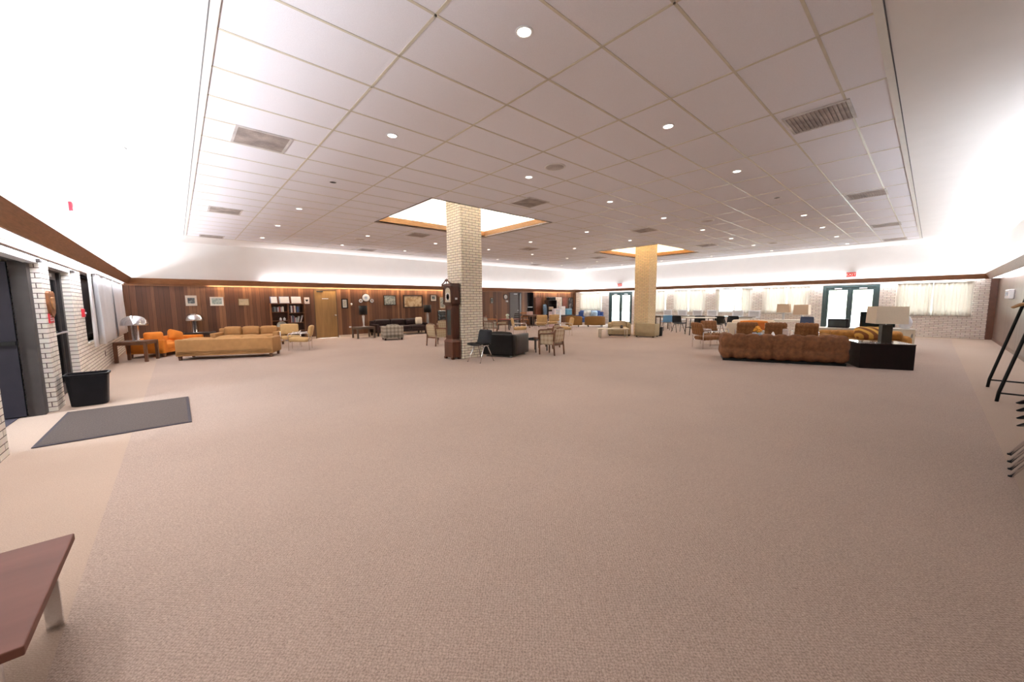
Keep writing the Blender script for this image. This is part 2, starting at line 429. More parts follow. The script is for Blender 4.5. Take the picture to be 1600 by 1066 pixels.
def box(name, m, x0, x1, y0, y1, z0, z1, parent=None, bev=0, M=None):
    return MB().box(x0, x1, y0, y1, z0, z1, bev, M).build(name, m, parent)
def tag(o, label, cat, group=None, kind=None):
    if label: o['label'] = label
    if cat: o['category'] = cat
    if group: o['group'] = group
    if kind: o['kind'] = kind
    return o
def thing(name, label, cat, loc=(0, 0, 0), rz=0, group=None):
    o = bpy.data.objects.new(name, None); COL.objects.link(o); o.empty_display_size = .1
    o.location = loc; o.rotation_euler = (0, 0, rz)
    return tag(o, label, cat, group)
def struct(o):
    o['kind'] = 'structure'; return o
def lab(o, t): o['label'] = t; return o
def dup(root, loc, rz, label=None, group=None):
    r = root.copy(); COL.objects.link(r); r.location = loc; r.rotation_euler = (0, 0, rz)
    if label: r['label'] = label
    if group: r['group'] = group
    for ch in list(root.children):
        c = ch.copy(); COL.objects.link(c); c.parent = r
        for g in ch.children:
            d = g.copy(); COL.objects.link(d); d.parent = c
    return r
def face(fx, fy): return math.atan2(fx, -fy)          # turn of a piece whose front is local -Y
def RX(a): return Matrix.Rotation(a, 4, 'X')
def RZ(a): return Matrix.Rotation(a, 4, 'Z')
def RY(a): return Matrix.Rotation(a, 4, 'Y')
def TR(*p): return Matrix.Translation(p)
def text_mesh(name, txt, size, m, parent, M, depth=.004):
    cu = bpy.data.curves.new(name, 'FONT'); cu.body = txt; cu.size = size; cu.align_x = 'CENTER'; cu.align_y = 'CENTER'; cu.extrude = depth
    t = bpy.data.objects.new(name+'_tmp', cu); COL.objects.link(t)
    bpy.context.view_layer.update()
    me = bpy.data.meshes.new_from_object(t.evaluated_get(bpy.context.evaluated_depsgraph_get()))
    bpy.data.objects.remove(t)
    me.transform(M); me.materials.clear(); me.materials.append(m)
    o = bpy.data.objects.new(name, me); COL.objects.link(o); o.parent = parent
    return o
# ================================================================== THE SETTING
# floor: textured inner field, smoother border carpet along the walls
fx0, fy0, fx1, fy1 = -.47, -.53, 20.3, 16.1
m_ = MB()
for x0, x1, y0, y1 in ((XL-.3, fx0, YR-.3, YB+.3), (fx1, XR+.3, YR-.3, YB+.3), (fx0, fx1, YR-.3, fy0), (fx0, fx1, fy1, YB+.3)):
    m_.box(x0, x1, y0, y1, -.1, 0)
nf = len(m_.bm.faces)
m_.box(fx0, fx1, fy0, fy1, -.1, .002)
m_.bm.faces.ensure_lookup_table()
for f in m_.bm.faces[nf:]: f.material_index = 1
struct(m_.build('floor', [carpet_out, carpet_in]))

# ceiling: suspended tile field with two light wells, plain white soffit all round
GX0, GX1, GY0, GY1 = .36, 19.46, .41, 15.27
WELLS = [(4.02, 7.56, 6.89, 9.74), (13.44, 16.98, 6.89, 9.70)]
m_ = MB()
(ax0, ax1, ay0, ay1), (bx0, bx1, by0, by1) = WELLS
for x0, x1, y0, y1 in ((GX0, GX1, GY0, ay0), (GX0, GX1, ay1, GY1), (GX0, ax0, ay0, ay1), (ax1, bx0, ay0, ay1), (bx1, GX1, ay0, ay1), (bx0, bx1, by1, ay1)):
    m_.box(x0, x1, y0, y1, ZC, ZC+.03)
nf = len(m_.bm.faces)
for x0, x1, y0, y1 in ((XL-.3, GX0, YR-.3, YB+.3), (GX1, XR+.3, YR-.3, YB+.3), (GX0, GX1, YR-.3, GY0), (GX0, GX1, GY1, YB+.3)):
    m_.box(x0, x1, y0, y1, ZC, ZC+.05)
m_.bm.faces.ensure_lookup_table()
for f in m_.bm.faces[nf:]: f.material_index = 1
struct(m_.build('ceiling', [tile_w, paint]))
def in_well(x, y, pad=0):
    for x0, x1, y0, y1 in WELLS:
        if x0-pad < x < x1+pad and y0-pad < y < y1+pad: return (x0, x1, y0, y1)
m_ = MB()
def run(x0, x1, y0, y1):   # a tee bar split where it meets a well
    ho = (x1-x0) > (y1-y0)
    cuts = []
    for wx0, wx1, wy0, wy1 in WELLS:
        if ho and wy0 < (y0+y1)/2 < wy1: cuts.append((wx0, wx1))
        if not ho and wx0 < (x0+x1)/2 < wx1: cuts.append((wy0, wy1))
    a = x0 if ho else y0; e = x1 if ho else y1
    for c0, c1 in sorted(cuts)+[(e, e)]:
        if c0 > a:
            if ho: m_.box(a, c0, y0, y1, ZC-.004, ZC)
            else: m_.box(x0, x1, a, c0, ZC-.004, ZC)
        a = c1
x = .369+1.2192
while x < GX1-.1:
    run(x-.012, x+.012, GY0, GY1); x += 1.2192
y = 2.5943-.6096*3
while y < GY1-.1:
    run(GX0, GX1, y-.011, y+.011); y += .6096
struct(m_.build('trim_1', tbar))
m_ = MB()   # shadow-gap edge trim between tiles and soffit
for x0, x1, y0, y1 in ((GX0-.025, GX0+.03, GY0, GY1), (GX1-.03, GX1+.025, GY0, GY1), (GX0, GX1, GY0-.025, GY0+.03), (GX0, GX1, GY1-.03, GY1+.025)):
    m_.box(x0, x1, y0, y1, ZC-.012, ZC)
struct(m_.build('trim_2', mat('edge_angle', (.74, .73, .68), .45, var=.03)))
m_ = MB()
for x0, x1, y0, y1 in ((GX0-.034, GX0-.025, GY0, GY1), (GX1+.025, GX1+.034, GY0, GY1), (GX0, GX1, GY0-.034, GY0-.025), (GX0, GX1, GY1+.025, GY1+.034)):
    m_.box(x0, x1, y0, y1, ZC-.003, ZC)
struct(m_.build('trim_3', mat('shadow_gap', (.10, .09, .09), .8)))

# the two light wells: timber fascia, ledge, white shaft and lid
for k, (x0, x1, y0, y1) in enumerate(WELLS):
    m_ = MB()
    t = .025
    for q in ((x0-t, x0, y0-t, y1+t), (x1, x1+t, y0-t, y1+t), (x0, x1, y0-t, y0), (x0, x1, y1, y1+t)):
        m_.box(*q, ZC-.004, ZC+.175)
    struct(m_.build('trim_%d' % (4+2*k), fascia_w))
    m_ = MB()
    for q in ((x0-t-.01, x0-.008, y0-t-.01, y1+t+.01), (x1+.008, x1+t+.01, y0-t-.01, y1+t+.01), (x0-.008, x1+.008, y0-t-.01, y0-.008), (x0-.008, x1+.008, y1+.008, y1+t+.01)): m_.box(*q, ZC-.012, ZC-.004)
    struct(m_.build('trim_%d' % (18+k), dwood))
    o = .32; zt = ZC+.95
    m_ = MB()
    for q in ((x0-o, x0-t, y0-o, y1+o), (x1+t, x1+o, y0-o, y1+o), (x0-t, x1+t, y0-o, y0-t), (x0-t, x1+t, y1+t, y1+o)):
        m_.box(*q, ZC+.03, ZC+.05)
    for q in ((x0-o-.05, x0-o, y0-o, y1+o), (x1+o, x1+o+.05, y0-o, y1+o), (x0-o, x1+o, y0-o-.05, y0-o), (x0-o, x1+o, y1+o, y1+o+.05)):
        m_.box(*q, ZC+.03, zt)
    m_.box(x0-o-.05, x1+o+.05, y0-o-.05, y1+o+.05, zt, zt+.05)
    struct(m_.build('trim_%d' % (5+2*k), paint))

# walls -----------------------------------------------------------
def wall(name, along, face0, out, span, openings, mlow, zsplit=2.12):
    """wall along an axis with openings (a0,a1,z0,z1); lower facing mlow, plain paint above zsplit"""
    m_ = MB()
    def slab(a0, a1, z0, z1):
        if a1-a0 < 1e-4 or z1-z0 < 1e-4: return
        f0, f1 = sorted((face0, face0+out))
        if along == 'x': m_.box(a0, a1, f0, f1, z0, z1)
        else: m_.box(f0, f1, a0, a1, z0, z1)
    a = span[0]
    for o0, o1, z0, z1 in sorted(openings):
        slab(a, o0, 0, zsplit)
        slab(o0, o1, 0, z0); slab(o0, o1, z1, zsplit)
        a = o1
    slab(a, span[1], 0, zsplit)
    nf = len(m_.bm.faces)
    slab(span[0], span[1], zsplit, ZC+.05)
    m_.bm.faces.ensure_lookup_table()
    for f in m_.bm.faces[nf:]: f.material_index = 1
    return struct(m_.build(name, [mlow, paint]))
D1 = (5.80, 7.80); D2 = (8.26, 9.62); WN1 = (10.62, 16.2, .74, 2.06)
wall('wall_left', 'y', XL, -.3, (YR-.3, YB+.3), [(*D1, 0, DOOR_Z), (*D2, 0, DOOR_Z), WN1], brick_white)
OD = (4.23, 5.13); GD = (14.95, 15.92); VD = (16.44, 16.98)
wall('wall_back', 'x', YB, .3, (XL-.3, XR+.3), [(*OD, 0, DOOR_Z), (*GD, 0, DOOR_Z), (*VD, 0, DOOR_Z)], panel_wall)
WW = [(14.66, 16.34), (10.25, 12.0), (8.12, 9.72), (5.92, 7.5), (3.72, 5.38), (-.93, .93)]
D3 = (12.42, 14.11); D4 = (1.43, 3.22)
wall('wall_window', 'y', XR, .3, (YR-.3, YB+.3), [(*D3, 0, DOOR_Z), (*D4, 0, DOOR_Z)]+[(a, b, .84, 2.06) for a, b in WW], brick_buff)
wall('wall_right', 'x', YR, -.3, (XL-.3, XR+.3), [], panel_side)
# skirting and corner timber
box('baseboard_back', mat('pale_skirting', (.62, .52, .42), .6), XL, OD[0], YB-.012, YB, 0, .09).__setitem__('kind', 'structure')
box('baseboard_back', MATS['pale_skirting'], OD[1], GD[0], YB-.012, YB, 0, .09).__setitem__('kind', 'structure')
box('baseboard_right', walnut, XL, XR-.2, YR, YR+.012, 0, .09).__setitem__('kind', 'structure')
box('trim_8', mat('corner_timber', (.13, .05, .028), .4, var=.2), XR-.10, XR, YR, YR+.16, 0, VZB).__setitem__('kind', 'structure')
box('trim_9', MATS['corner_timber'], XR-.12, XR, YB-.12, YB, 0, VZB).__setitem__('kind', 'structure')
# canted timber valance right round the room, mitred at the corners
def valance(name, c0, c1):
    """c0,c1: functions offset -> (x,y) at the two mitred ends"""
    sec = [(VOT, VZT), (VOB, VZB), (VOB-.03, VZB), (VOT-.03, VZT)]
    a = [(*c0(o), z) for o, z in sec]; b = [(*c1(o), z) for o, z in sec]
    return struct(MB().hexa(a, b).build(name, timber))
cA = lambda o: (XL+o, YB-o); cB = lambda o: (XR-o, YB-o); cC = lambda o: (XR-o, YR+o); cD = lambda o: (XL+o, YR+o)
valance('trim_10', cA, cB); valance('trim_11', cB, cC); valance('trim_12', cD, cC); valance('trim_13', cD, cA)
# dark header board between valance and wall head, over the doors and windows
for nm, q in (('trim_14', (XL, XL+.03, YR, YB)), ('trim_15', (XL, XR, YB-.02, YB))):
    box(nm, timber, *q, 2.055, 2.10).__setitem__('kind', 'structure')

# window units ------------------------------------------------------
def window(n, xg, a0, a1, z0, z1, sill_side):
    fr = MB()
    w = .05
    for q in ((a0, a0+w, z0, z1), (a1-w, a1, z0, z1), (a0+w, a1-w, z0, z0+w), (a0+w, a1-w, z1-w, z1), ((a0+a1)/2-.025, (a0+a1)/2+.025, z0+w, z1-w)):
        fr.box(xg-.03, xg+.03, q[0], q[1], q[2], q[3])
    root = struct(fr.build('window_%d' % n, white_pl if sill_side > 0 else bronze))
    g = MB().box(xg-.004, xg+.004, a0+w, a1-w, z0+w, z1-w).build('window_pane', clear_glass, root)
    s = sill_side
    MB().box(*sorted((xg-.03*s, XR-.03 if s > 0 else XL+.03)), a0, a1, z0-.03, z0).build('window_sill', white_lam, root)
    return root
window(1, XL-.16, WN1[0], WN1[1], WN1[2], WN1[3], -1)
for i, (a, b) in enumerate(WW): window(2+i, XR+.16, a, b, .84, 2.06, 1)

# doors ---------------------------------------------------------------
def pair_doors(n, xg, a0, a1, m, leafs=2, sgn=1, glass=clear_glass):
    """glazed door set in a wall running along y"""
    fr = MB(); w = .11
    for q in ((a0, a0+w, 0, DOOR_Z), (a1-w, a1, 0, DOOR_Z), (a0+w, a1-w, DOOR_Z-.10, DOOR_Z)):
        fr.box(xg-.06, xg+.06, q[0], q[1], q[2], q[3])
    root = struct(fr.build('door_%d' % n, m))
    wl_ = (a1-a0-2*w)/leafs
    for k in range(leafs):
        b0 = a0+w+k*wl_+.0005; b1 = b0+wl_-.001
        lf = MB(); st = .09
        for q in ((b0, b0+st, .02, DOOR_Z-.1005), (b1-st, b1, .02, DOOR_Z-.1005), (b0+st, b1-st, .02, .18), (b0+st, b1-st, DOOR_Z-.22, DOOR_Z-.1005)):
            lf.box(xg-.022, xg+.022, q[0], q[1], q[2], q[3])
        leaf = lf.build('door_leaf', m, root)
        MB().box(xg-.004, xg+.004, b0+st, b1-st, .18, DOOR_Z-.22).build('door_glass', glass, leaf)
        e = b1-.05 if k == 0 and leafs == 2 else b0+.05
        MB().tube([(xg-sgn*.03, b0+.06, 1.0), (xg-sgn*.09, b0+.10, 1.0), (xg-sgn*.09, b1-.10, 1.0), (xg-sgn*.03, b1-.06, 1.0)], .014).build('push_bar', steel, leaf)
        MB().box(xg-sgn*.022-.03, xg-sgn*.022+.03, (b0+b1)/2-.12, (b0+b1)/2+.12, DOOR_Z-.19, DOOR_Z-.13, .01).build('door_closer', steel, leaf)
    if leafs == 2: MB().box(xg-sgn*.03-.008, xg-sgn*.03+.008, (a0+a1)/2-.03, (a0+a1)/2+.03, .02, DOOR_Z-.1005).build('astragal', m, root)
    return root
pair_doors(3, XR+.10, *D3, greenframe); pair_doors(4, XR+.10, *D4, greenframe)
pair_doors(2, XL-.15, *D2, bronze, 1, -1, tint_glass)
# door_1: frame with the leaf swung out into the entrance lobby
xg = XL-.15; a0, a1 = D1
fr = MB()
for q in ((a0, a0+.08, 0, DOOR_Z), (a1-.16, a1, 0, DOOR_Z), (a0+.08, a1-.16, DOOR_Z-.07, DOOR_Z)):
    fr.box(xg-.07, xg+.07, q[0], q[1], q[2], q[3])
d1 = struct(fr.build('door_1', bronze))
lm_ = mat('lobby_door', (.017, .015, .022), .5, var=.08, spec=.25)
lf = MB(); yh = a1-.14
lf.box(xg-.46, xg-.08, yh-.05, yh, .02, DOOR_Z-.09)
lf.box(xg-.95, xg-.46, yh-.05, yh, .02, .16); lf.box(xg-.95, xg-.46, yh-.05, yh, DOOR_Z-.20, DOOR_Z-.09); lf.box(xg-1.0, xg-.95, yh-.05, yh, .02, DOOR_Z-.09)
leaf = lf.build('door_leaf', lm_, d1)
MB().box(xg-.95, xg-.46, yh-.03, yh-.02, .16, DOOR_Z-.20).build('door_glass', glass_mat('lobby_glass', (.80, .86, .95)), leaf)
MB().box(xg-1.0, xg-.08, yh-.10, yh-.05, .93, .98).build('push_bar', black_mt, leaf)
# entrance lobby beyond door_1 and door_2; outer wall added to cut daylight spill
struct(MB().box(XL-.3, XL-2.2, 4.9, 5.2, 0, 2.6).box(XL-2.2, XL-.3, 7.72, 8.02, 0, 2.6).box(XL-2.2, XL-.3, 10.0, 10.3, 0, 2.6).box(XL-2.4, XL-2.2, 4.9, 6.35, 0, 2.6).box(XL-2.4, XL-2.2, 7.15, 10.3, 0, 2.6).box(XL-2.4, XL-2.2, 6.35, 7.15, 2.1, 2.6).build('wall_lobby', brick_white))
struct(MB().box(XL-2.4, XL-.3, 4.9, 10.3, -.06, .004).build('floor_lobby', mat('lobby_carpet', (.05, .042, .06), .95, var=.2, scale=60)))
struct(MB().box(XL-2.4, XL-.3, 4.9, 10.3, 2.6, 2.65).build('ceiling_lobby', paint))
# added dark enclosure behind the left windows, blocks the daylight there
struct(MB().box(XL-1.6, XL-1.45, 10.3, YB+.3, 0, 2.6).box(XL-1.6, XL-.3, 10.3, YB+.3, 2.6, 2.65).box(XL-1.6, XL-.3, YB+.1, YB+.3, 0, 2.6).box(XL-1.6, XL-.3, 10.3, YB+.3, -.1, 0).build('wall_daylight_block', mat('daylight_block_dark', (.05, .05, .07), .9, var=.15)))
# white lit header panels above the lobby doors
for k, (a0, a1) in enumerate((D1, D2)):
    struct(MB().box(XL-.10, XL+.012, a0+.02, a1-.02, DOOR_Z-.085, DOOR_Z-.015).build('trim_%d' % (16+k), mat('header_grey', (.50, .48, .46), .4, var=.05)))
# door_5: flush oak door in the panelled wall
fr = MB()
for q in ((OD[0], OD[0]+.03, 0, DOOR_Z), (OD[1]-.03, OD[1], 0, DOOR_Z), (OD[0], OD[1], DOOR_Z-.05, DOOR_Z)):
    fr.box(q[0], q[1], YB-.012, YB+.1, q[2], q[3])
d5 = struct(fr.build('door_5', mat('door_lining', (.10, .055, .03), .5)))
leaf = MB().box(OD[0]+.03, OD[1]-.03, YB+.01, YB+.055, .01, DOOR_Z-.05).build('door_leaf', doorwood, d5)
MB().lathe([(0, 0), (.026, 0), (.026, .02), (.012, .03), (.012, .05), (.03, .06), (.03, .085), (0, .09)], 16, M=TR(OD[1]-.10, YB+.01, .95) @ RX(PI/2)).build('door_knob', steel, leaf)
MB().box(OD[0]+.12, OD[0]+.36, YB-.03, YB+.01, DOOR_Z-.13, DOOR_Z-.085, .008).build('door_closer', bronze, leaf)
sg = MB()
for i in range(6): sg.box(4.545+i*.042, 4.577+i*.042, YB-.002, YB+.01, 1.635, 1.665)
lab(sg.build('door_sign', white_pl, leaf), 'row of small white letters on the door')
MB().box(OD[1]+.01, OD[1]+.04, YB-.05, YB, .005, .06, .006).build('door_stop', white_pl, d5)
# door_6: grey door standing in its dark timber lining; door_7: dark doorway with a rail
fr = MB()
for q in ((GD[0], GD[0]+.03, 0, DOOR_Z), (GD[1]-.05, GD[1], 0, DOOR_Z), (GD[0], GD[1], DOOR_Z-.04, DOOR_Z)):
    fr.box(q[0], q[1], YB-.012, YB+.22, q[2], q[3])
d6 = struct(fr.build('door_6', dwood))
leaf = MB().box(GD[0]+.03, GD[0]+.76, YB+.03, YB+.075, .01, DOOR_Z-.04).build('door_leaf', grey_door, d6)
MB().lathe([(0, 0), (.024, 0), (.012, .02), (.012, .04), (.028, .05), (.028, .075), (0, .08)], 16, M=TR(GD[0]+.68, YB+.03, .95) @ RX(PI/2)).build('door_knob', steel, leaf)
MB().box(GD[0]+.35, GD[0]+.62, YB-.01, YB+.03, DOOR_Z-.13, DOOR_Z-.08, .008).build('door_closer', steel, leaf)
MB().box(GD[0]+.76, GD[1]-.05, YB+.2, YB+.22, 0, DOOR_Z-.04).build('side_panel', dwood, d6)
m_ = MB().box(VD[0], VD[1], YB+.28, YB+.3, 0, DOOR_Z)
for q in ((VD[0], VD[0]+.02), (VD[1]-.02, VD[1])): m_.box(q[0], q[1], YB-.01, YB+.28, 0, DOOR_Z)
d7 = struct(m_.build('door_7', dark_void))
MB().box(VD[0]+.02, VD[1]-.02, YB+.05, YB+.08, 1.12, 1.16).build('shelf_rail', steel, d7)
# outside: paving and a low hedge bank beyond the glazed doors
struct(MB().box(XR+.3, XR+30, -20, 40, -.15, -.05).build('floor_outside', ground_m))
struct(MB().box(XL-26, XL-2.4, -20, 40, -.15, -.05).build('floor_outside', ground_m))

# brick columns carrying the wells
for (x, y, tp, m, l) in ((5.685, 8.20, ZC+.95, brick_cream, 'square cream brick column standing behind the tall wooden clock'),
                         (15.02, 8.22, ZC+.95, brick_mat('warm_lit_brick', (.88, .70, .40), (.80, .62, .34), (.50, .37, .24)), 'square brick column in a warm-lit yellow tone behind the beige armchair')):  # yellow tint is the warm well light put into the brick colour
    h = .32
    tag(MB().box(x-h, x+h, y-h, y+h, .002, tp).build('brick_column', m), l, 'column')
# ================================================================== CEILING FITTINGS
def downlight(x, y, on, label, group):
    t = thing('recessed_downlight', label, 'ceiling light', (x, y, ZC), 0, group)
    MB().lathe([(.072, 0), (.072, -.006), (.067, -.009), (.055, -.006), (.053, 0)], 28).build('trim_ring', white_pl, t)
    if on: lab(MB().lathe([(0, -.003), (.053, -.003), (.053, 0), (0, 0)], 24).build('lens', lens_on, t), 'glowing lens')
    else: lab(MB().lathe([(0, -.002), (.054, -.002), (.054, 0), (0, 0)], 24).build('lens', black_mt, t), 'dark unlit lens')
    return t
LX = [2.2, 4.62, 7.03, 9.43, 11.87, 14.24, 16.65, 19.05]; LY = [2.29, 4.71, 7.12, 9.54, 11.9, 14.3]
ORD = ['first', 'second', 'third', 'fourth', 'fifth', 'sixth', 'seventh', 'eighth']
LIT = []; dl_on = dl_off = None
for j, y in enumerate(LY):
    k = 0
    for i, x in enumerate(LX):
        if in_well(x, y, .3): continue
        on = (i, j) not in ((0, 2), (3, 0))
        l = '%s ceiling downlight, %s from left in the %s row from the right soffit' % ('lit' if on else 'unlit dark', ORD[k], ORD[j])
        k += 1
        p = dl_on if on else dl_off
        if p is None:
            p = downlight(x, y, on, l, 'recessed ceiling downlights')
            if on: dl_on = p
            else: dl_off = p
        else: dup(p, (x, y, ZC), 0, l)
        if on: LIT.append((x, y))
# square air vents in the tiles
def vent(x, y, label):
    t = thing('ceiling_vent', label, 'air vent', (x, y, ZC), 0, 'square ceiling air vents')
    m = MB()
    for q in ((-.30, -.27, -.30, .30), (.27, .30, -.30, .30), (-.27, .27, -.30, -.27), (-.27, .27, .27, .30)): m.box(*q, -.012, 0)
    m.build('frame', vent_m, t)
    m = MB()
    for i in range(14): m.box(-.27, .27, -.262+i*.0385, -.236+i*.0385, -.010, -.004)
    m.build('slats', vent_d, t)
    MB().box(-.27, .27, -.27, .27, -.003, 0).build('backing', mat('vent_dust', (.38, .33, .30), .9, var=.35, scale=3), t)
    return t
VX = [.98, 5.76, 10.55, 15.2, 19.0]; VY = [1.03, 5.85, 10.75, 15.0]
v0 = None
vrow = ['along the right soffit', 'level with the column fronts', 'behind the columns', 'by the back soffit']
for j, y in enumerate(VY):
    k = 0
    for i, x in enumerate(VX):
        if (i, j) in ((0, 0), (4, 1), (4, 2), (4, 3)) or in_well(x, y, .3): continue
        if j == 1 and i == 0: y2 = 5.92
        else: y2 = y
        l = 'grey ceiling air vent, %s from left in the row %s' % (ORD[k], vrow[j]); k += 1
        if v0 is None: v0 = vent(x, y2, l)
        else: dup(v0, (x, y2, ZC), 0, l)
def speaker(x, y, label):
    t = thing('ceiling_speaker', label, 'speaker', (x, y, ZC), 0, 'round ceiling speakers')
    MB().lathe([(.165, 0), (.165, -.008), (.15, -.014), (.142, -.008), (.142, 0)], 32).build('rim', paint, t)
    m = MB()
    for r in (.02, .05, .08, .11, .135): m.lathe([(r-.010, -.003), (r-.010, -.008), (r+.006, -.008), (r+.006, -.003)], 28)
    m.lathe([(0, 0), (.142, 0), (.142, -.004), (0, -.004)], 28)
    m.build('grille', mat('speaker_grille', (.60, .55, .53), .6, var=.05), t)
    return t
s0 = None
for x, y, l in ((4.6, 4.1, 'round white ceiling speaker nearest the camera, before the first light well'),
                (10.63, 4.12, 'round white ceiling speaker to the right of the far light well'),
                (16.59, 4.08, 'round white ceiling speaker farthest to the right, over the tufted chairs'),
                (4.64, 12.6, 'round white ceiling speaker near the panelled back wall, left of the clock column'),
                (10.56, 11.0, 'round white ceiling speaker over the far sitting area between the columns')):
    s0 = speaker(x, y, l) if s0 is None else (dup(s0, (x, y, ZC), 0, l), s0)[1]
for x, y, l in ((-.41, 7.42, 'small white round soffit spot nearer the camera, above the entrance doors'), (-.41, 9.21, 'small white round soffit spot farther along, above the second entrance door')):
    t = thing('soffit_spot', l, 'ceiling light', (x, y, ZC), 0, 'soffit spots')
    MB().lathe([(.07, 0), (.07, -.008), (.05, -.012), (.045, -.004), (0, -.004)], 20).build('trim_ring', mat('spot_grey', (.5, .5, .5), .5), t)

# ================================================================== WALL FITTINGS
def exit_sign(y, z, w, label):
    t = thing('exit_sign', label, 'exit sign', (XR, y, z), 0, 'lit exit signs')
    MB().box(-.07, 0, -w/2, w/2, -.11, .11, .01).build('housing', white_pl, t)
    lab(MB().box(-.075, -.07, -w/2+.015, w/2-.015, -.095, .095).build('face_plate', exit_red, t), 'glowing red face')
    text_mesh('lettering', 'EXIT', .15, exit_wht, t, TR(-.077, 0, 0) @ RZ(-PI/2) @ RX(PI/2), .002)
    MB().box(-.05, -.02, -.02, .02, .11, .125).build('canopy', white_pl, t)
exit_sign(2.33, 2.47, .33, 'red lit exit sign above the double glass doors at the right')
exit_sign(13.27, 2.48, .36, 'red lit exit sign above the far double glass doors near the back corner')
t = thing('fire_strobe', 'small red fire alarm strobe high on the white left wall', 'fire alarm', (XL-.003, 10.42, 3.19))
MB().box(0, .045, -.06, .06, -.08, .08, .01).build('base', red_p, t)
lab(MB().box(.045, .07, -.03, .03, -.05, .0, .008).build('lens', white_pl, t), 'clear strobe lens')
t = thing('pull_station', 'small red fire alarm pull station on the brick pier by the curtain', 'fire alarm', (XL-.003, 10.38, 1.29))
MB().box(0, .04, -.055, .055, -.075, .075, .008).build('base', red_p, t)
lab(MB().box(.04, .055, -.04, .04, -.02, .01, .004).build('pull_bar', white_pl, t), 'white pull bar')
t = thing('notice_sign', 'red and white notice below the wooden shield on the brick pier', 'sign', (XL, 8.04, 1.25))
MB().box(0, .012, -.12, .12, -.065, .065).build('panel', red_p, t)
m = MB()
for i, z in enumerate((.03, 0, -.03)):
    for j in range(4): m.box(.012, .014, -.085+j*.044, -.051+j*.044, z-.006, z+.006)
lab(m.build('print', paper_w, t), 'white printed marks')
# carved wooden shield
t = thing('wooden_shield', 'carved brown wooden shield plaque on the brick pier between the entrance doors', 'plaque', (XL, 8.08, 1.46))
pts = [(-.17, .13), (-.10, .16), (-.06, .12), (0, .16), (.06, .12), (.10, .16), (.17, .13), (.17, -.02), (.12, -.14), (0, -.20), (-.12, -.14), (-.17, -.02)]
MB().prism(pts, 0, .03, RZ(PI/2) @ RX(PI/2)).build('board', mat('shield_wood', (.24, .09, .03), .4, var=.3, scale=20), t)
MB().prism([(x*.5, y*.5) for x, y in pts], .03, .042, RZ(PI/2) @ RX(PI/2)).build('crest', mat('shield_crest', (.36, .18, .07), .4, var=.4, scale=30), t)
t = thing('wall_outlet', 'small brown electrical outlet low on the brick wall under the curtains', 'outlet', (XL, 12.6, .33))
MB().box(0, .008, -.035, .035, -.057, .057, .003).build('cover', walnut, t)
for y, l in ((7.66, 'small dark emergency lamp bracket at the head of the first brick pier'), (9.78, 'small dark emergency lamp bracket at the head of the second brick pier')):
    t = thing('door_bracket', l, 'bracket', (XL-.003, y, 1.995), 0, 'pier brackets')
    MB().box(0, .05, -.06, .06, -.02, .02, .006).build('body', bronze, t)

def picture(name, x, z, w, h, frame_m, fw, mat_m, pr_m, label, pr=(.6, .6), matw=True):
    t = thing(name, label, 'picture', (x, YB, z))
    m = MB()
    for q in ((-w/2, -w/2+fw, -h/2, h/2), (w/2-fw, w/2, -h/2, h/2), (-w/2+fw, w/2-fw, -h/2, -h/2+fw), (-w/2+fw, w/2-fw, h/2-fw, h/2)):
        m.box(q[0], q[1], -.03, 0, q[2], q[3])
    m.build('frame', frame_m, t)
    MB().box(-w/2+fw, w/2-fw, -.012, 0, -h/2+fw, h/2-fw).build('mat_board', mat_m, t)
    a, b = pr
    MB().box(-w/2*a, w/2*a, -.014, -.012, -h/2*b, h/2*b).build('print', pr_m, t)
    return t
sepia = print_mat('sepia_map', (.62, .47, .29), (.30, .17, .08), (.45, .30, .16), 5, .45)
grey_pr = print_mat('grey_print', (.42, .45, .40), (.16, .18, .17), (.30, .33, .30), 14, .5)
dk_pr = print_mat('dark_landscape', (.30, .34, .33), (.05, .06, .07), (.12, .14, .14), 9, .55)
teal_pr = print_mat('pale_engraving', (.45, .52, .47), (.25, .32, .30), (.36, .42, .38), 16, .5)
cert_pr = print_mat('certificate_text', (.66, .62, .52), (.30, .27, .22), (.55, .5, .42), 30, .42)
mount_w = mat('mount_white', (.70, .63, .54), .8, var=.04); mount_c = mat('mount_cream', (.62, .50, .33), .8, var=.05)
picture('framed_print', .40, 1.575, .30, .35, mount_w, .02, mount_w, dk_pr, 'dark landscape print in a pale mount, leftmost picture on the panelled wall', (.62, .55))
picture('framed_print', 1.09, 1.55, .38, .31, mount_w, .025, paper_w, teal_pr, 'pale green engraving in a white frame, left of the bookcase end', (.74, .66))
picture('framed_print', 1.87, 1.52, .33, .26, frame_gold, .018, mount_c, print_mat('cream_print', (.62, .50, .33), (.2, .15, .1), (.52, .42, .28), 12, .38), 'small cream print in a thin wooden frame beside the bookcase', (.8, .8))
picture('framed_certificate', 5.435, 1.44, .26, .42, black_mt, .045, paper_w, cert_pr, 'certificate in a thick black frame right of the oak door', (.45, .62))
picture('framed_print', 7.47, 1.585, .58, .46, black_mt, .022, grey_pr, grey_pr, 'square grey-green print in a thin black frame above the dark sofa', (.9, .9))
picture('framed_map', 8.65, 1.525, 1.02, .62, dwood, .05, mount_c, sepia, 'large sepia print with an arched design in a dark frame, above the sofa end', (.92, .88))
picture('framed_print', 9.78, 1.695, .35, .34, black_mt, .02, mount_w, dk_pr, 'small dark print with wide white mount, right of the large sepia picture', (.5, .45))
picture('framed_print', 10.3, 1.45, .36, .62, frame_gold, .03, mount_w, grey_pr, 'tall pale print partly hidden behind the tall clock', (.7, .8))
picture('framed_print', 13.58, 1.55, .2, .32, black_mt, .02, paper_w, dk_pr, 'small narrow black framed print on the panelling beside the brick column', (.5, .6))
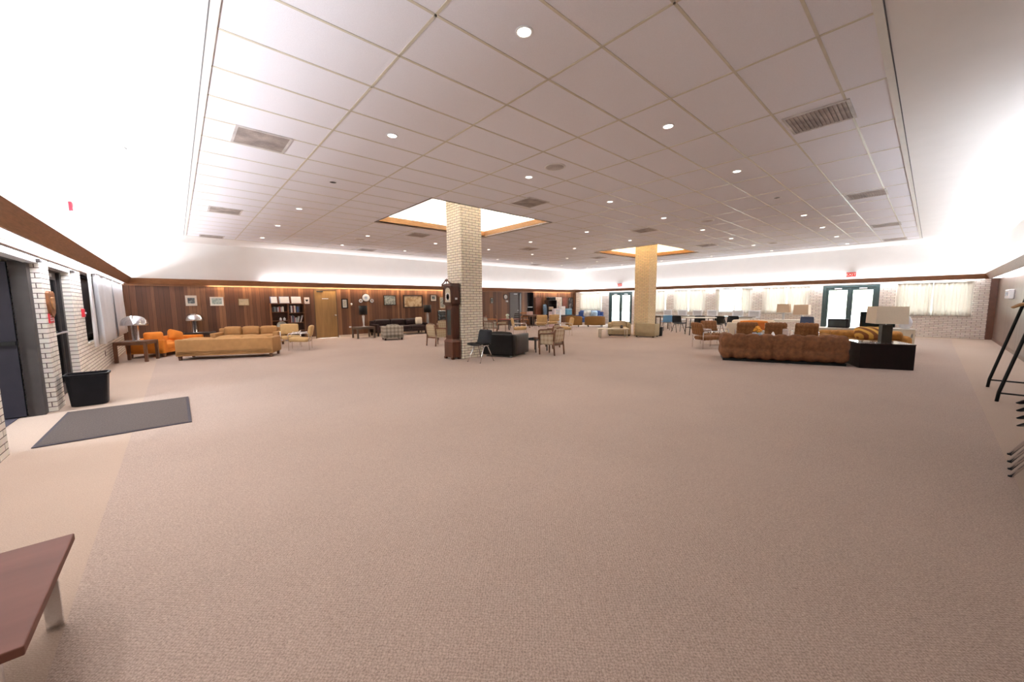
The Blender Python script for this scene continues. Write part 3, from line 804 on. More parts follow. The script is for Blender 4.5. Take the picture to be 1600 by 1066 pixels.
for x, z, w, l in ((3.97, 1.57, .19, 'white card with a black heart-shaped mark right of the bookcase'),):
    t = thing('wall_card', l, 'card', (x, YB, z))
    MB().box(-w/2, w/2, -.006, 0, -.13, .13).build('card', mat('card_pink', (.76, .68, .62), .7, var=.03), t)
    MB().prism([(0, -.05), (.05, .01), (.045, .04), (.02, .05), (0, .035), (-.02, .05), (-.045, .04), (-.05, .01)], .006, .008, RX(PI/2)).build('mark', black_mt, t)
t = thing('wall_switch', 'small white round switch beside the black framed certificate', 'switch', (5.72, YB, 1.40))
MB().lathe([(0, 0), (.04, 0), (.036, .02), (.02, .03), (0, .03)], 20, M=TR(0, 0, .02) @ RX(PI/2)).build('knob', white_pl, t)
MB().box(-.03, .03, -.012, 0, -.06, -.02).build('plate', mat('switch_plate', (.5, .3, .18), .5), t)
t = thing('wall_outlet', 'small pale outlet low on the panelling left of the dark side table', 'outlet', (5.62, YB, .42))
MB().box(-.05, .05, -.01, 0, -.03, .03, .003).build('cover', white_pl, t)
# hanging plates above the black-shade lamp
def plate(x, z, r, label, rim):
    t = thing('wall_plate', label, 'plate', (x, YB, z))
    M = RX(PI/2)
    MB().lathe([(0, .012), (r*.55, .012), (r*.62, .018), (r, .034), (r*.99, .04), (r*.6, .024), (0, .02)], 36, M=M).build('plate', white_pl, t)
    MB().lathe([(r*.18, .0215), (r*.18, .024), (r*.42, .024), (r*.42, .0215)], 30, M=M).build('painted_ring', rim, t)
    MB().lathe([(r+.012, .0), (r+.012, .012), (r-.03, .012), (r-.03, .0)], 30, M=M).build('hanger', black_mt, t)
bluish = mat('blue_glaze', (.42, .50, .62), .3, var=.2)
plate(6.36, 1.69, .165, 'large white plate with a blue ring, centre of three on the panelling', bluish)
plate(6.12, 1.555, .085, 'small white plate left of the large plate on the panelling', mat('brown_glaze', (.42, .30, .22), .4, var=.3))
plate(6.62, 1.555, .085, 'small white plate right of the large plate on the panelling', MATS['brown_glaze'])
t = thing('wall_clock', 'small round wall clock with dark rim left of the grey door', 'clock', (14.62, YB, 1.77))
MB().lathe([(.17, 0), (.17, .04), (.135, .045), (.135, .02), (0, .02), (0, 0)], 28, M=RX(PI/2)).build('case', dwood, t)
MB().lathe([(0, .02), (.13, .02), (.13, .028), (0, .028)], 24, M=RX(PI/2)).build('dial', paper_w, t)
MB().box(-.006, .006, -.034, -.028, 0, .09).box(-.006, .05, -.034, -.028, -.006, .006).build('hands', black_mt, t)
t = thing('thermostat', 'small white box under the round wall clock', 'thermostat', (14.72, YB+.003, 1.51))
MB().box(-.09, .09, -.04, 0, -.05, .05, .01).build('body', white_pl, t)
t = thing('wall_box', 'white wall box high on the right panelled wall above the coat rack', 'wall device', (17.35, YR, 1.54))
MB().box(-.42, .42, 0, .10, -.13, .13, .02).build('body', white_pl, t)
MB().box(-.3, .3, .10, .105, -.05, .06).build('screen', mat('display_blue', (.32, .36, .50), .2, var=.2), t)

# ================================================================== CURTAINS
def curtain(x, a0, a1, z0, z1, label, folds, amp=.035, m=curtain_m, group=None):
    t = thing('curtain', label, 'curtain', (x, a0, 0), 0, group)
    w = a1-a0; ph = rnd.uniform(0, 6)
    def fn(u, v):
        f = math.sin(u*folds*2*PI+ph)*amp*(.8+.2*math.sin(u*9+ph)) + .3*amp*math.sin(u*folds*4.6*PI+v*2)
        return (f*(.6+.4*v), u*w+.01*math.sin(v*3+u*20), z1+(z0-z1)*v)
    MB().sheet(fn, max(24, int(folds*9)), 6, .004).build('fabric', m, t)
    MB().box(-amp, amp, -.02, w+.02, z1-.005, z1+.03).build('heading', white_lam, t)
    return t
ci = XL+.10
curtain(ci, 11.30, 13.76, .63, 2.07, 'near half of the white curtains on the left brick wall', 9, .055, curtain_l)
curtain(ci, 13.78, 16.45, .63, 2.07, 'far half of the white curtains, beside the panelled wall corner', 9, .055, curtain_l)
curtain(ci, 10.60, 10.82, .63, 2.07, 'narrow white curtain drawn back against the brick pier', 3, .025, curtain_l)
cx = XR-.10
curtain(cx, 14.62, 16.42, .86, 2.03, 'cream curtain nearest the back corner, above the blue seating', 12)
curtain(cx, 10.25, 11.95, .84, 2.03, 'white curtain close beside the warm-lit brick column', 11)
curtain(cx, 8.95, 9.76, .82, 2.03, 'left half of the white curtains behind the round black table', 6)
curtain(cx, 8.06, 8.90, .82, 2.03, 'right half of the white curtains behind the round black table', 6)
curtain(cx, 7.34, 7.56, .82, 2.03, 'narrow gathered curtain left of the open bright window', 3, .05)
curtain(cx, 5.88, 6.34, .82, 2.03, 'gathered curtain right of the open bright window', 4, .05)
curtain(cx, 4.50, 5.46, .82, 2.03, 'left half of the white curtains behind the tan shade lamps', 7)
curtain(cx, 3.66, 4.46, .82, 2.03, 'right half of the white curtains behind the tan shade lamps', 6)
curtain(cx, .02, .96, .80, 2.03, 'left half of the cream curtains at the right end of the window wall', 8, .045)
curtain(cx, -.95, -.02, .80, 2.03, 'right half of the cream curtains, nearest the right brick corner', 8, .045)

# ================================================================== FURNITURE KINDS
def legs4(t, name, m, xs, ys, h, s=.045, z0=0, taper=.75):
    for x in xs:
        for y in ys:
            a = s/2; b = a*taper
            MB().hexa([(x-b, y-b, z0), (x+b, y-b, z0), (x+b, y+b, z0), (x-b, y+b, z0)], [(x-a, y-a, h), (x+a, y-a, h), (x+a, y+a, h), (x-a, y+a, h)]).build(name, m, t)
def sofa(name, label, cat, loc, rz, W, D, H, m, legm, n=3, seat=.40, arm=.14, armh=None, legh=.11, backt=.16, cush=.08, group=None, cm=None, loose=True, rd=.03):
    """straight-lined sofa, front towards local -Y"""
    t = thing(name, label, cat, loc, rz, group); cm = cm or m
    armh = armh or H-.02; hw = W/2; hd = D/2
    MB().soft(-hw, hw, -hd+.02, hd, legh, seat-.12, .02, n=5).build('seat_base', m, t)
    MB().soft(-hw, hw, hd-backt, hd, legh, H, rd, n=8).build('back', m, t)
    for s in (-1, 1):
        x0, x1 = sorted((s*hw, s*(hw-arm)))
        MB().soft(x0, x1, -hd, hd-.02, legh, armh, rd, n=8).build('arm', m, t)
    iw = W-2*arm; cw = iw/n
    for k in range(n):
        x0 = -hw+arm+k*cw
        MB().soft(x0+.004, x0+cw-.004, -hd+.01, hd-backt, seat-.13, seat+.02, .05, (0, 0, .025)).build('seat_cushion', cm, t)
        if loose: MB().soft(x0+.01, x0+cw-.01, hd-backt-.14, hd-backt+.02, seat+.01, H+cush, .06, (0, .02, .02), M=None).build('back_cushion', cm, t)
    legs4(t, 'leg', legm, (-hw+.07, hw-.07), (-hd+.07, hd-.07), legh, .07)
    return t
def square_table(name, label, loc, rz, W, D, H, m, leg=.05, top=.04, rail=.05, inset=0, group=None, cat='table', topm=None):
    t = thing(name, label, cat, loc, rz, group); hw, hd = W/2, D/2
    MB().box(-hw, hw, -hd, hd, H-top, H, .006).build('tabletop', topm or m, t)
    r = MB(); i = inset+leg*.3
    for q in ((-hw+i, hw-i, -hd+i, -hd+i+.02), (-hw+i, hw-i, hd-i-.02, hd-i), (-hw+i, -hw+i+.02, -hd+i, hd-i), (hw-i-.02, hw-i, -hd+i, hd-i)): r.box(*q, H-top-rail, H-top)
    r.build('apron', m, t)
    legs4(t, 'leg', m, (-hw+inset+leg/2, hw-inset-leg/2), (-hd+inset+leg/2, hd-inset-leg/2), H-top, leg, taper=1)
    return t
def flat_leg_table(label, loc, rz, W, D, H, topm, legm, lw=.05, th=.03, name='coffee_table', cat='table', glass=False):
    """low table on flat metal hoop legs"""
    t = thing(name, label, cat, loc, rz); hw, hd = W/2, D/2
    MB().box(-hw, hw, -hd, hd, H-th, H, .004).build('tabletop', topm, t)
    for x in (-hw+.08, hw-.08):
        for y in (-hd+.045, hd-.045):
            MB().box(x-lw/2, x+lw/2, y-.008, y+.008, 0, H-th).build('leg', legm, t)
    return t
def frame_table(label, loc, rz, W, D, H, topm, m, name='coffee_table', b=.025):
    t = thing(name, label, 'table', loc, rz); hw, hd = W/2, D/2
    MB().box(-hw+.004, hw-.004, -hd+.004, hd-.004, H-.014, H).build('tabletop', topm, t)
    f = MB()
    for q in ((-hw, hw, -hd, -hd+b), (-hw, hw, hd-b, hd), (-hw, -hw+b, -hd+b, hd-b), (hw-b, hw, -hd+b, hd-b)): f.box(*q, H-.016-b, H-.016)
    f.build('top_frame', m, t)
    for x in (-hw+b/2, hw-b/2):
        for y in (-hd+b/2, hd-b/2): MB().box(x-b/2, x+b/2, y-b/2, y+b/2, 0, H-.014).build('leg', m, t)
    return t
def mushroom_lamp(label, loc):
    t = thing('mushroom_lamp', label, 'lamp', loc, 0, 'chrome dome lamps')
    MB().lathe([(0, 0), (.095, 0), (.095, .012), (.085, .016), (.07, .02), (.07, .44), (0, .44)], 28).build('stem', chrome, t)
    MB().lathe([(.262, .395), (.265, .41), (.26, .46), (.24, .52), (.205, .575), (.15, .615), (.08, .638), (0, .645)], 40).lathe([(0, .638), (.08, .631), (.147, .608), (.2, .57), (.235, .516), (.255, .46), (.259, .41), (.259, .395), (.262, .395)], 40).build('dome_shade', chrome, t)
    MB().lathe([(0, .44), (.03, .44), (.03, .49), (.055, .53), (.04, .57), (0, .58)], 16).build('bulb', white_pl, t)
    MB().tube([(.05, -.088, .006), (.10, -.16, .006), (.16, -.2, .006)], .004, 6).build('cord', white_pl, t)
    return t
def drum_lamp(label, loc, base_h, bw, basem, shr, shh, shm, group=None, square=True, taper=.95, neck=.06, rz=0, slim=False):
    t = thing('table_lamp', label, 'lamp', loc, rz, group)
    if slim: MB().lathe([(0, 0), (.085, 0), (.085, .015), (.03, .03), (bw*.5, .08), (bw*.75, base_h*.6), (bw, base_h-.02), (bw*.6, base_h), (0, base_h)], 20).build('base', basem, t)
    else: MB().box(-bw, bw, -bw, bw, 0, base_h, .006).build('base', basem, t)
    MB().lathe([(0, base_h), (.012, base_h), (.012, base_h+neck+shh*.4), (0, base_h+neck+shh*.4)], 10).build('neck', steel, t)
    z0 = base_h+neck*.5; z1 = z0+shh
    m = MB()
    if square:
        a, b = shr, shr*taper
        for k in range(4):
            M = RZ(k*PI/2)
            m.hexa([tuple(M @ Vector(p)) for p in ((-a, -a, z0), (a, -a, z0), (a-.008, -a+.008, z0), (-a+.008, -a+.008, z0))], [tuple(M @ Vector(p)) for p in ((-b, -b, z1), (b, -b, z1), (b-.008, -b+.008, z1), (-b+.008, -b+.008, z1))])
    else:
        m.lathe([(shr, z0), (shr*taper, z1), (shr*taper-.006, z1), (shr-.006, z0), (shr, z0)], 32)
    m.build('lamp_shade', shm, t)
    return t
def wood_armchair(label, loc, rz, fab, wood=None, group=None, W=.50, D=.50, H=.74, seat=.38):
    """upholstered open armchair with a bent-wood arch back, front -Y"""
    wood = wood or chairwood
    t = thing('armchair', label, 'chair', loc, rz, group); hw, hd = W/2, D/2
    MB().soft(-hw+.03, hw-.03, -hd, hd-.04, seat-.10, seat, .03, (0, 0, .02), n=7).build('seat', fab, t)
    MB().soft(-hw+.05, hw-.05, hd-.05, hd+.01, seat-.02, H-.02, .025, (0, .01, 0), n=7, M=TR(0, .0, 0) @ TR(0, hd, seat) @ RX(-.12) @ TR(0, -hd, -seat)).build('backrest', fab, t)
    def bk(z): return hd-.02+(z-seat)*.12
    pts = [(-hw+.025, hd-.03, .0), (-hw+.025, bk(seat), seat), (-hw+.025, bk(H-.12), H-.12)]
    for k in range(1, 8):
        a = PI-k*PI/8
        pts.append((math.cos(a)*(hw-.025), bk(H-.05)+.0, H-.12+math.sin(a)*.12))
    pts += [(-p[0], p[1], p[2]) for p in pts[2::-1]]
    lp = pts[:2]; rp = pts[-2:]
    MB().tube(pts[1:-1], .024, 8).build('back_rail', wood, t)
    for s in (-1, 1):
        MB().tube([(s*(hw-.025), hd+.015, 0), (s*(hw-.025), hd-.02, seat)], [.02, .026], 8).build('leg', wood, t)
        MB().tube([(s*(hw-.02), -hd+.02, 0), (s*(hw-.02), -hd+.02, seat)], [.02, .026], 8).build('leg', wood, t)
        MB().tube([(s*(hw-.02), -hd+.02, seat), (s*(hw-.01), -hd+.03, seat+.17), (s*(hw-.005), -hd+.08, seat+.195), (s*(hw-.01), 0, seat+.205), (s*(hw-.02), bk(seat+.22), seat+.22)], .022, 8).build('arm', wood, t)
        MB().soft(*sorted((s*(hw-.035), s*(hw-.015))), -hd+.05, hd-.04, seat-.08, seat+.185, .008, n=4).build('side_panel', fab, t)
    for y0 in (-hd, hd-.05): MB().box(-hw+.03, hw-.03, y0, y0+.025, seat-.12, seat-.07).build('seat_rail', wood, t)
    return t
def chrome_chair(label, loc, rz, fab, group=None, W=.60, D=.62, H=.76, seat=.36, tuft=None, metal=None):
    """low lounge chair: chrome hoop sides carrying a padded seat and back, front -Y"""
    metal = metal or chrome
    t = thing('lounge_chair', label, 'chair', loc, rz, group); hw, hd = W/2, D/2
    for s in (-1, 1):
        x = s*(hw-.012)
        MB().tube([(x, -hd+.03, .01), (x, -hd+.03, seat+.14), (x, -hd+.06, seat+.17), (x, hd-.06, seat+.17), (x, hd-.03, seat+.14), (x, hd-.03, .01)], .012, 8).build('side_frame', metal, t)
    MB().tube([(-hw+.02, hd-.04, seat-.10), (hw-.02, hd-.04, seat-.10)], .01).tube([(-hw+.02, -hd+.06, seat-.10), (hw-.02, -hd+.06, seat-.10)], .01).build('cross_bar', metal, t)
    kw = dict(tuft=tuft) if tuft else dict(n=8)
    MB().soft(-hw+.03, hw-.03, -hd+.02, hd-.05, seat-.09, seat+.02, .04, (0, 0, .02), M=TR(0, 0, seat) @ RX(-.06) @ TR(0, 0, -seat), **kw).build('seat', fab, t)
    MB().soft(-hw+.03, hw-.03, hd-.10, hd, seat+.06, H, .04, (0, .015, .015), M=TR(0, hd-.05, seat) @ RX(-.20) @ TR(0, -hd+.05, -seat), **kw).build('backrest', fab, t)
    return t
def shell_chair(label, loc, rz, shellm, legm=None, group=None, H=.76, W=.46):
    """one-piece moulded shell on splayed tubular legs, front -Y"""
    legm = legm or chrome
    t = thing('shell_chair', label, 'chair', loc, rz, group); seat = H*.57
    prof = [(-.235, seat-.035), (-.20, seat-.005), (-.10, seat-.005), (.05, seat-.025), (.12, seat-.005), (.165, seat+.06), (.20, seat+.16), (.23, seat+.26), (.245, H)]
    n = len(prof)-1
    def fn(u, v):
        q = v*n; i = min(int(q), n-1); f = q-i
        y = prof[i][0]*(1-f)+prof[i+1][0]*f; z = prof[i][1]*(1-f)+prof[i+1][1]*f
        s = 2*u-1
        w = W/2*(1-.22*max(0, v-.55)**1.0) * (1 if v < .93 else 1-(v-.93)*2.4)
        dish = (s*s)
        lift = .028*dish*(1 if v < .5 else .4); fwd = -.05*dish*max(0, min(1, (v-.45)*3))
        return (s*w, y+fwd, z+lift - (.02*dish if v > .97 else 0))
    MB().sheet(fn, 14, 24, .008).build('shell', shellm, t)
    for s in (-1, 1):
        ax = s*(W/2-.07); fx = s*(W/2-.02)
        lf = MB().tube([(fx, -.235, 0), (ax, -.05, seat-.07), (ax, -.02, seat-.045), (ax, .06, seat-.045), (ax, .09, seat-.07), (fx, .24, 0)], .011, 8).build('leg_frame', legm, t)
        for y in (-.235, .24): MB().lathe([(0, 0), (.0128, 0), (.0128, .012), (0, .012)], 10, c=(fx, y)).build('glide', black_mt, lf)
        MB().box(ax-.02, ax+.02, -.07, .11, seat-.05, seat-.03, .004).build('seat_bracket', legm, t)
    MB().tube([(-W/2+.07, .02, seat-.05), (W/2-.07, .02, seat-.05)], .009).build('cross_bar', legm, t)
    return t
def tub_chair(label, loc, rz, W, D, H, m, legm, name='tub_chair', seat=.36, group=None, legh=.12, cat='chair'):
    """barrel-backed chair, front -Y"""
    t = thing(name, label, cat, loc, rz, group)
    th = .09; pts_o = []; pts_i = []
    n = 16
    for k in range(n+1):
        a = PI+.25-(PI+.5)*k/n
        pts_o.append((math.cos(a)*W/2, math.sin(a)*D*.55+.0)); pts_i.append((math.cos(a)*(W/2-th), math.sin(a)*(D*.55-th)))
    def fn(u, v):
        q = u*n; i = min(int(q), n-1); f = q-i
        x = pts_o[i][0]*(1-f)+pts_o[i+1][0]*f; y = pts_o[i][1]*(1-f)+pts_o[i+1][1]*f
        dip = 1-.22*abs(2*u-1)**2.2
        return (x, y, legh+(H*dip-legh)*v)
    MB().sheet(fn, 28, 6, -th if False else th).build('backrest', m, t)
    MB().soft(-W/2+th, W/2-th, -D*.42, D*.40, legh, seat, .06, (0, 0, .02)).build('seat', m, t)
    legs4(t, 'leg', legm, (-W/2+.12, W/2-.12), (-D*.36, D*.34), legh+.02, .05)
    return t
def side_chair(label, loc, rz, wood, seatm, H=.80, W=.44, slats=3, arms=False, group=None):
    t = thing('wooden_chair', label, 'chair', loc, rz, group); hw = W/2; seat = .43
    MB().soft(-hw, hw, -hw, hw, seat-.04, seat+.01, .02, (0, 0, .01), n=5).build('seat', seatm, t)
    for s in (-1, 1):
        MB().tube([(s*(hw-.02), -hw+.03, 0), (s*(hw-.02), -hw+.03, seat-.03)], [.014, .018]).build('leg', wood, t)
        MB().tube([(s*(hw-.02), hw+.04, 0), (s*(hw-.02), hw-.02, seat), (s*(hw-.02), hw+.06, H)], [.014, .019, .016]).build('leg', wood, t)
        if arms: MB().tube([(s*(hw-.01), -hw+.05, seat), (s*hw, -hw+.05, seat+.2), (s*hw, hw+.01, seat+.21)], .017).build('arm', wood, t)
    for k in range(slats):
        z = seat+.12+k*(H-seat-.16)/max(1, slats-1)
        MB().box(-hw+.02, hw-.02, hw+.0+(z-seat)*.18, hw+.02+(z-seat)*.18, z, z+.06, .005).build('back_slat', wood, t)
    MB().box(-hw+.03, hw-.03, -hw+.02, -hw+.035, .2, .225).box(-hw+.03, hw-.03, hw, hw+.015, .2, .225).build('stretcher', wood, t)
    return t
def cushion(name, label, loc, rz, w, h, d, m, tilt=0, cat='cushion', roll=0):
    t = MB().soft(-w/2, w/2, -d/2, d/2, 0, h, d*.48, (0, d*.35, 0), n=9, M=RX(tilt) @ RY(roll)).build(name, m)
    t.location = loc; t.rotation_euler = (0, 0, rz)
    return tag(t, label, cat)

# ================================================================== FURNITURE IN PLACE
# --- foreground left
t = flat_leg_table('reddish wood low table with flat chrome legs at the near left corner', (-.81, 2.145, 0), 0, .78, .76, .385, redwood, chrome, .05, .032, 'low_table')
# --- entrance mat and bin
t = thing('floor_mat', 'dark grey entrance mat on the carpet before the left doors', 'mat', (-.575, 6.72, 0))
MB().box(-.605, .615, -.845, .845, .003, .012, .003).build('edging', rubber, t)
MB().box(-.575, .585, -.815, .815, .011, .015).build('pile', mat_rug, t)
t = thing('waste_bin', 'large black plastic waste bin by the brick pier', 'bin', (-1.02, 8.02, 0))
def ring_bin(w0, d0, w1, d1, h, th):
    def rr(w, d, r=.05):
        p = []
        for cx_, cy_, a0 in ((w-r, d-r, 0), (-w+r, d-r, PI/2), (-w+r, -d+r, PI), (w-r, -d+r, 1.5*PI)):
            for k in range(5): a = a0+k*PI/8; p.append((cx_+r*math.cos(a), cy_+r*math.sin(a)))
        return p
    m = MB(); L_ = []
    for w, d, z in ((w0-.02, d0-.02, 0), (w0, d0, .012), (w1, d1, h), (w1-th, d1-th, h), (w0-th, d0-th, .03)):
        L_.append([m.bm.verts.new((x, y, z)) for x, y in rr(w, d)])
    for a, b in zip(L_, L_[1:]):
        for i in range(len(a)):
            f = m.bm.faces.new((a[i], a[(i+1) % len(a)], b[(i+1) % len(a)], b[i]))
    m.bm.faces.new(L_[0][::-1]); m.bm.faces.new(L_[-1])
    rim = MB(); R_ = []
    for w, d, z in ((w1-.002, d1-.002, h-.03), (w1+.012, d1+.012, h-.028), (w1+.014, d1+.014, h+.004), (w1-th, d1-th, h+.004), (w1-th, d1-th, h-.002)):
        R_.append([rim.bm.verts.new((x, y, z)) for x, y in rr(w, d)])
    for a, b in zip(R_, R_[1:]+R_[:1]):
        for i in range(len(a)): rim.bm.faces.new((a[i], a[(i+1) % len(a)], b[(i+1) % len(a)], b[i]))
    return m, rim
bd, rm = ring_bin(.178, .125, .208, .148, .455, .008)
bd.build('body', black_pl, t); rm.build('rim', black_pl, t)
# --- left sitting group
GR = -.42
square_table('side_table', 'square walnut side table by the left curtains carrying a chrome lamp', (-.83, 13.54, 0), -.35, .64, .62, .52, walnut, .06)
ml = mushroom_lamp('chrome mushroom lamp on the square walnut table by the curtains', (-.83, 13.6, .52))
s = sofa('sofa', 'long tan sofa with its back to the camera, right of the orange sofa', 'sofa', (1.05, 12.66, 0), face(.421, .907), 2.18, .80, .54, tan_f, walnut, 3, .38, .16, .53, cush=.02)
sofa('sofa', 'tan sofa along the panelled wall facing the room', 'sofa', (1.80, 15.5, 0), face(-.42, -.91), 1.95, .85, .62, tan_f, walnut, 3, .38, .17, .50, cush=.05)
sofa('sofa', 'orange sofa in the left corner showing its side panel', 'sofa', (-.247, 14.98, 0), face(.88, -.47), 1.95, .88, .49, orange_f, walnut, 2, .34, .14, .48, cush=.04, loose=False)
cushion('throw_pillow', 'orange throw pillow leaning at the near end of the orange sofa', (-.52, 14.42, .385), face(.3, -.9), .42, .30, .13, orange_f, -.2)
cushion('throw_pillow', 'orange throw pillow tilted on the orange sofa beside the other pillow', (-.08, 14.78, .385), face(.75, -.65), .42, .32, .13, orange_f, -.25, roll=.3)
square_table('side_table', 'dark corner table against the panelling between the orange sofa and the tan sofa', (.55, 16.55, 0), 0, .84, .5, .50, dwood, .05)
dup(ml, (.42, 16.6, .50), 0, 'chrome mushroom lamp standing against the panelled wall on the dark corner table')
chrome_chair('tan cushioned chrome armchair at the end of the tan sofas, turned to the left', (2.83, 13.15, 0), face(-.93, .36), tan_f2, 'tan chrome armchairs by the bookcase')
chrome_chair('tan cushioned chrome armchair facing the camera before the bookcase', (2.78, 14.25, 0), face(-.15, -1), tan_f2, 'tan chrome armchairs by the bookcase')
# --- bookcase with its contents
bx0_, bx1_, by_, bz = 2.66, 3.82, 16.62, 1.44
t = thing('bookcase', 'open brown bookcase with two bays against the panelled wall', 'bookcase', ((bx0_+bx1_)/2, by_, 0)); hw = (bx1_-bx0_)/2
for x, n_ in ((-hw, 'side_panel'), (-.0125, 'divider'), (hw-.025, 'side_panel')): MB().box(x, x+.025, 0, .285, 0, bz).build(n_, shelfwood, t)
MB().box(-hw, hw, 0, .29, bz, bz+.025).build('top', shelfwood, t)
MB().box(-hw+.02, hw-.02, .27, .285, 0, bz).build('back_panel', mat('bookcase_back', (.06, .025, .012), .6, var=.2), t)
SL = [1.14, .80, .44, .08]; SRr = [1.10, .72, .40, .08]
for z in SL: MB().box(-hw+.025, -.0125, .005, .27, z-.022, z).build('shelf', shelfwood, t)
for z in SRr: MB().box(.0125, hw-.025, .005, .27, z-.022, z).build('shelf', shelfwood, t)
BC = [(.62, .60, .58), (.10, .12, .20), (.30, .08, .06), (.05, .05, .06), (.70, .66, .55), (.18, .22, .20), (.42, .40, .42), (.05, .09, .22)]
BN = ['white', 'navy', 'dark red', 'black', 'cream', 'dark green', 'grey', 'blue']
pos_words = ['first', 'second', 'third', 'fourth', 'fifth', 'sixth', 'seventh', 'eighth', 'ninth', 'tenth']
def book(x, z, w, h, ci, label, group, lean=0):
    b = thing('book', label, 'book', (x, by_+.04, z), 0, group)
    M = RY(lean)
    MB().box(0, w, 0, .16, .0, h, .003, M=M).build('cover', mat('book_%s' % BN[ci].replace(' ', '_'), BC[ci], .6, var=.1), b)
    MB().box(w*.15, w*.85, .004, .156, h, h+.001, M=M).build('page_block', paper_w, b)
def shelf_books(x0, z, specs, words):
    x = x0
    for k, (w, h, ci, lean) in enumerate(specs):
        book(x, z, w, h, ci, '%s book, %s from the left %s' % (BN[ci], pos_words[k], words), 'books in the bookcase', lean)
        x += w+.003+abs(math.sin(lean))*h
xr0 = (bx0_+bx1_)/2
shelf_books(xr0+.05, SRr[0], [(.035, .26, 3, 0), (.05, .27, 0, 0), (.03, .24, 3, 0), (.03, .26, 2, 0), (.045, .27, 4, 0), (.04, .22, 3, 0), (.05, .24, 7, 0), (.05, .23, 3, 0)], 'on the upper right shelf of the bookcase')
shelf_books(xr0+.05, SRr[1], [(.03, .27, 2, 0), (.03, .25, 6, 0), (.03, .28, 3, 0), (.035, .25, 1, 0), (.03, .22, 2, 0), (.04, .17, 6, 0), (.03, .18, 5, 0), (.03, .24, 0, .25), (.028, .28, 0, .33)], 'on the second right shelf of the bookcase')
shelf_books(bx0_+.05, SL[0], [(.06, .17, 3, 0), (.05, .19, 5, 0), (.05, .18, 3, 0), (.05, .17, 6, 0), (.05, .2, 2, 0), (.06, .18, 6, 0), (.04, .2, 4, 0)], 'on the upper left shelf of the bookcase')
for x, r, l in ((2.97, .045, 'small white ornament left on the second shelf of the bookcase'), (3.1, .05, 'small white ornament right on the second shelf of the bookcase')):
    o = MB().lathe([(0, 0), (r, 0), (r*.6, .03), (r*1.1, .05), (r*.7, .09), (r*.25, .12), (0, .13)], 16).build('ornament', white_pl); o.location = (x, by_+.1, SL[1]); tag(o, l, 'ornament')
t = thing('display_plate', 'large grey-green plate standing on the lower left shelf of the bookcase', 'plate', (3.0, by_+.13, SL[2]))
MB().lathe([(0, .0), (.10, .0), (.17, .02), (.168, .028), (.095, .012), (0, .012)], 36, M=TR(0, .0, .172) @ RX(PI/2)).build('plate', mat('sage_glaze', (.45, .47, .42), .3, var=.15), t)
lab(MB().lathe([(.012, .012), (.012, .015), (.075, .016), (.075, .0125)], 30, M=TR(0, .0, .172) @ RX(PI/2)).build('painted_centre', mat('green_glaze', (.25, .30, .27), .3, var=.3, scale=30), t), 'darker patterned centre')
o = MB().lathe([(0, 0), (.05, 0), (.085, .04), (.09, .09), (.06, .14), (.035, .17), (.05, .2), (0, .2)], 20).build('vase', dwood); o.location = (3.3, by_+.12, SL[2]); tag(o, 'dark rounded vase beside the plate on the lower shelf', 'vase')
for x, w, mm, l in ((2.79, .24, mat('blue_cover', (.13, .16, .30), .5, var=.2), 'dark blue book propped leftmost on top of the bookcase'), (3.14, .34, bluish, 'open white and blue book propped in the middle on top of the bookcase'), (3.55, .34, paper_w, 'open white book propped rightmost on top of the bookcase')):
    t = thing('propped_book', l, 'book', (x, by_+.09, bz+.027), 0, 'books displayed on the bookcase')
    M = RX(-.3)
    MB().box(-w/2, w/2, 0, .015, 0, .27, .003, M=M).build('cover', mm, t)
    MB().box(-w/2+.03, w/2-.01, -.006, 0, .015, .255, M=M).build('page', paper_w, t)
    MB().box(-.05, .05, .12, .128, 0, .17, M=TR(0, 0, 0) @ RX(.12)).build('easel', dwood, t)

# --- group along the panelled back wall
square_table('side_table', 'dark side table with a black drum lamp left of the dark sofa', (5.78, 15.8, 0), 0, .74, .64, .47, slate_l, .06)
bl = drum_lamp('silver table lamp with black drum shade on the dark side table', (5.80, 15.8, .47), .48, .055, mat('silver_ceramic', (.66, .65, .63), .2, var=.05), .165, .37, black_mt, 'black drum lamps', False, 1.0, .05, 0, True)
sofa('sofa', 'long dark brown leather sofa against the panelled wall', 'sofa', (7.62, 16.32, 0), 0, 2.45, .86, .66, brown_lt, black_mt, 3, .40, .12, .52, .15, cush=.05)
sofa('loveseat', 'grey plaid armchair with its back to the camera before the dark sofa', 'chair', (6.32, 14.22, 0), face(.24, .97), .76, .70, .55, plaid_g, dwood, 1, .36, .12, .53, .08, .12, cush=.05)
square_table('side_table', 'small dark table with the second black lamp at the right end of the dark sofa', (9.13, 16.42, 0), 0, .46, .5, .42, slate_l, .04)
drum_lamp('square silver lamp with black drum shade at the right end of the dark sofa', (9.13, 16.4, .42), .54, .05, mat('silver_column', (.55, .55, .55), .25, metal=.6, var=.05), .18, .36, black_mt, 'black drum lamps', False, 1.0, .05)
t = thing('recliner', 'glossy black high-backed leather recliner by the second black lamp', 'chair', (9.72, 15.75, 0), face(-.35, -.94))
MB().soft(-.30, .30, -.32, .30, .10, .42, .08, (0, 0, .03)).build('seat', black_gl, t)
MB().soft(-.30, .30, .18, .38, .35, 1.08, .08, (0, .03, 0), n=14, M=TR(0, .3, .4) @ RX(-.18) @ TR(0, -.3, -.4), tuft=(.2, .03)).build('backrest', black_gl, t)
for s_ in (-1, 1): MB().soft(*sorted((s_*.38, s_*.28)), -.30, .32, .10, .58, .05).build('arm', black_gl, t)
legs4(t, 'leg', black_mt, (-.28, .28), (-.25, .28), .12, .06)
cushion('throw_pillow', 'cream pillow standing at the right end of the dark leather sofa', (8.50, 16.12, .44), face(-.3, -1), .32, .34, .12, cream_f, -.12)
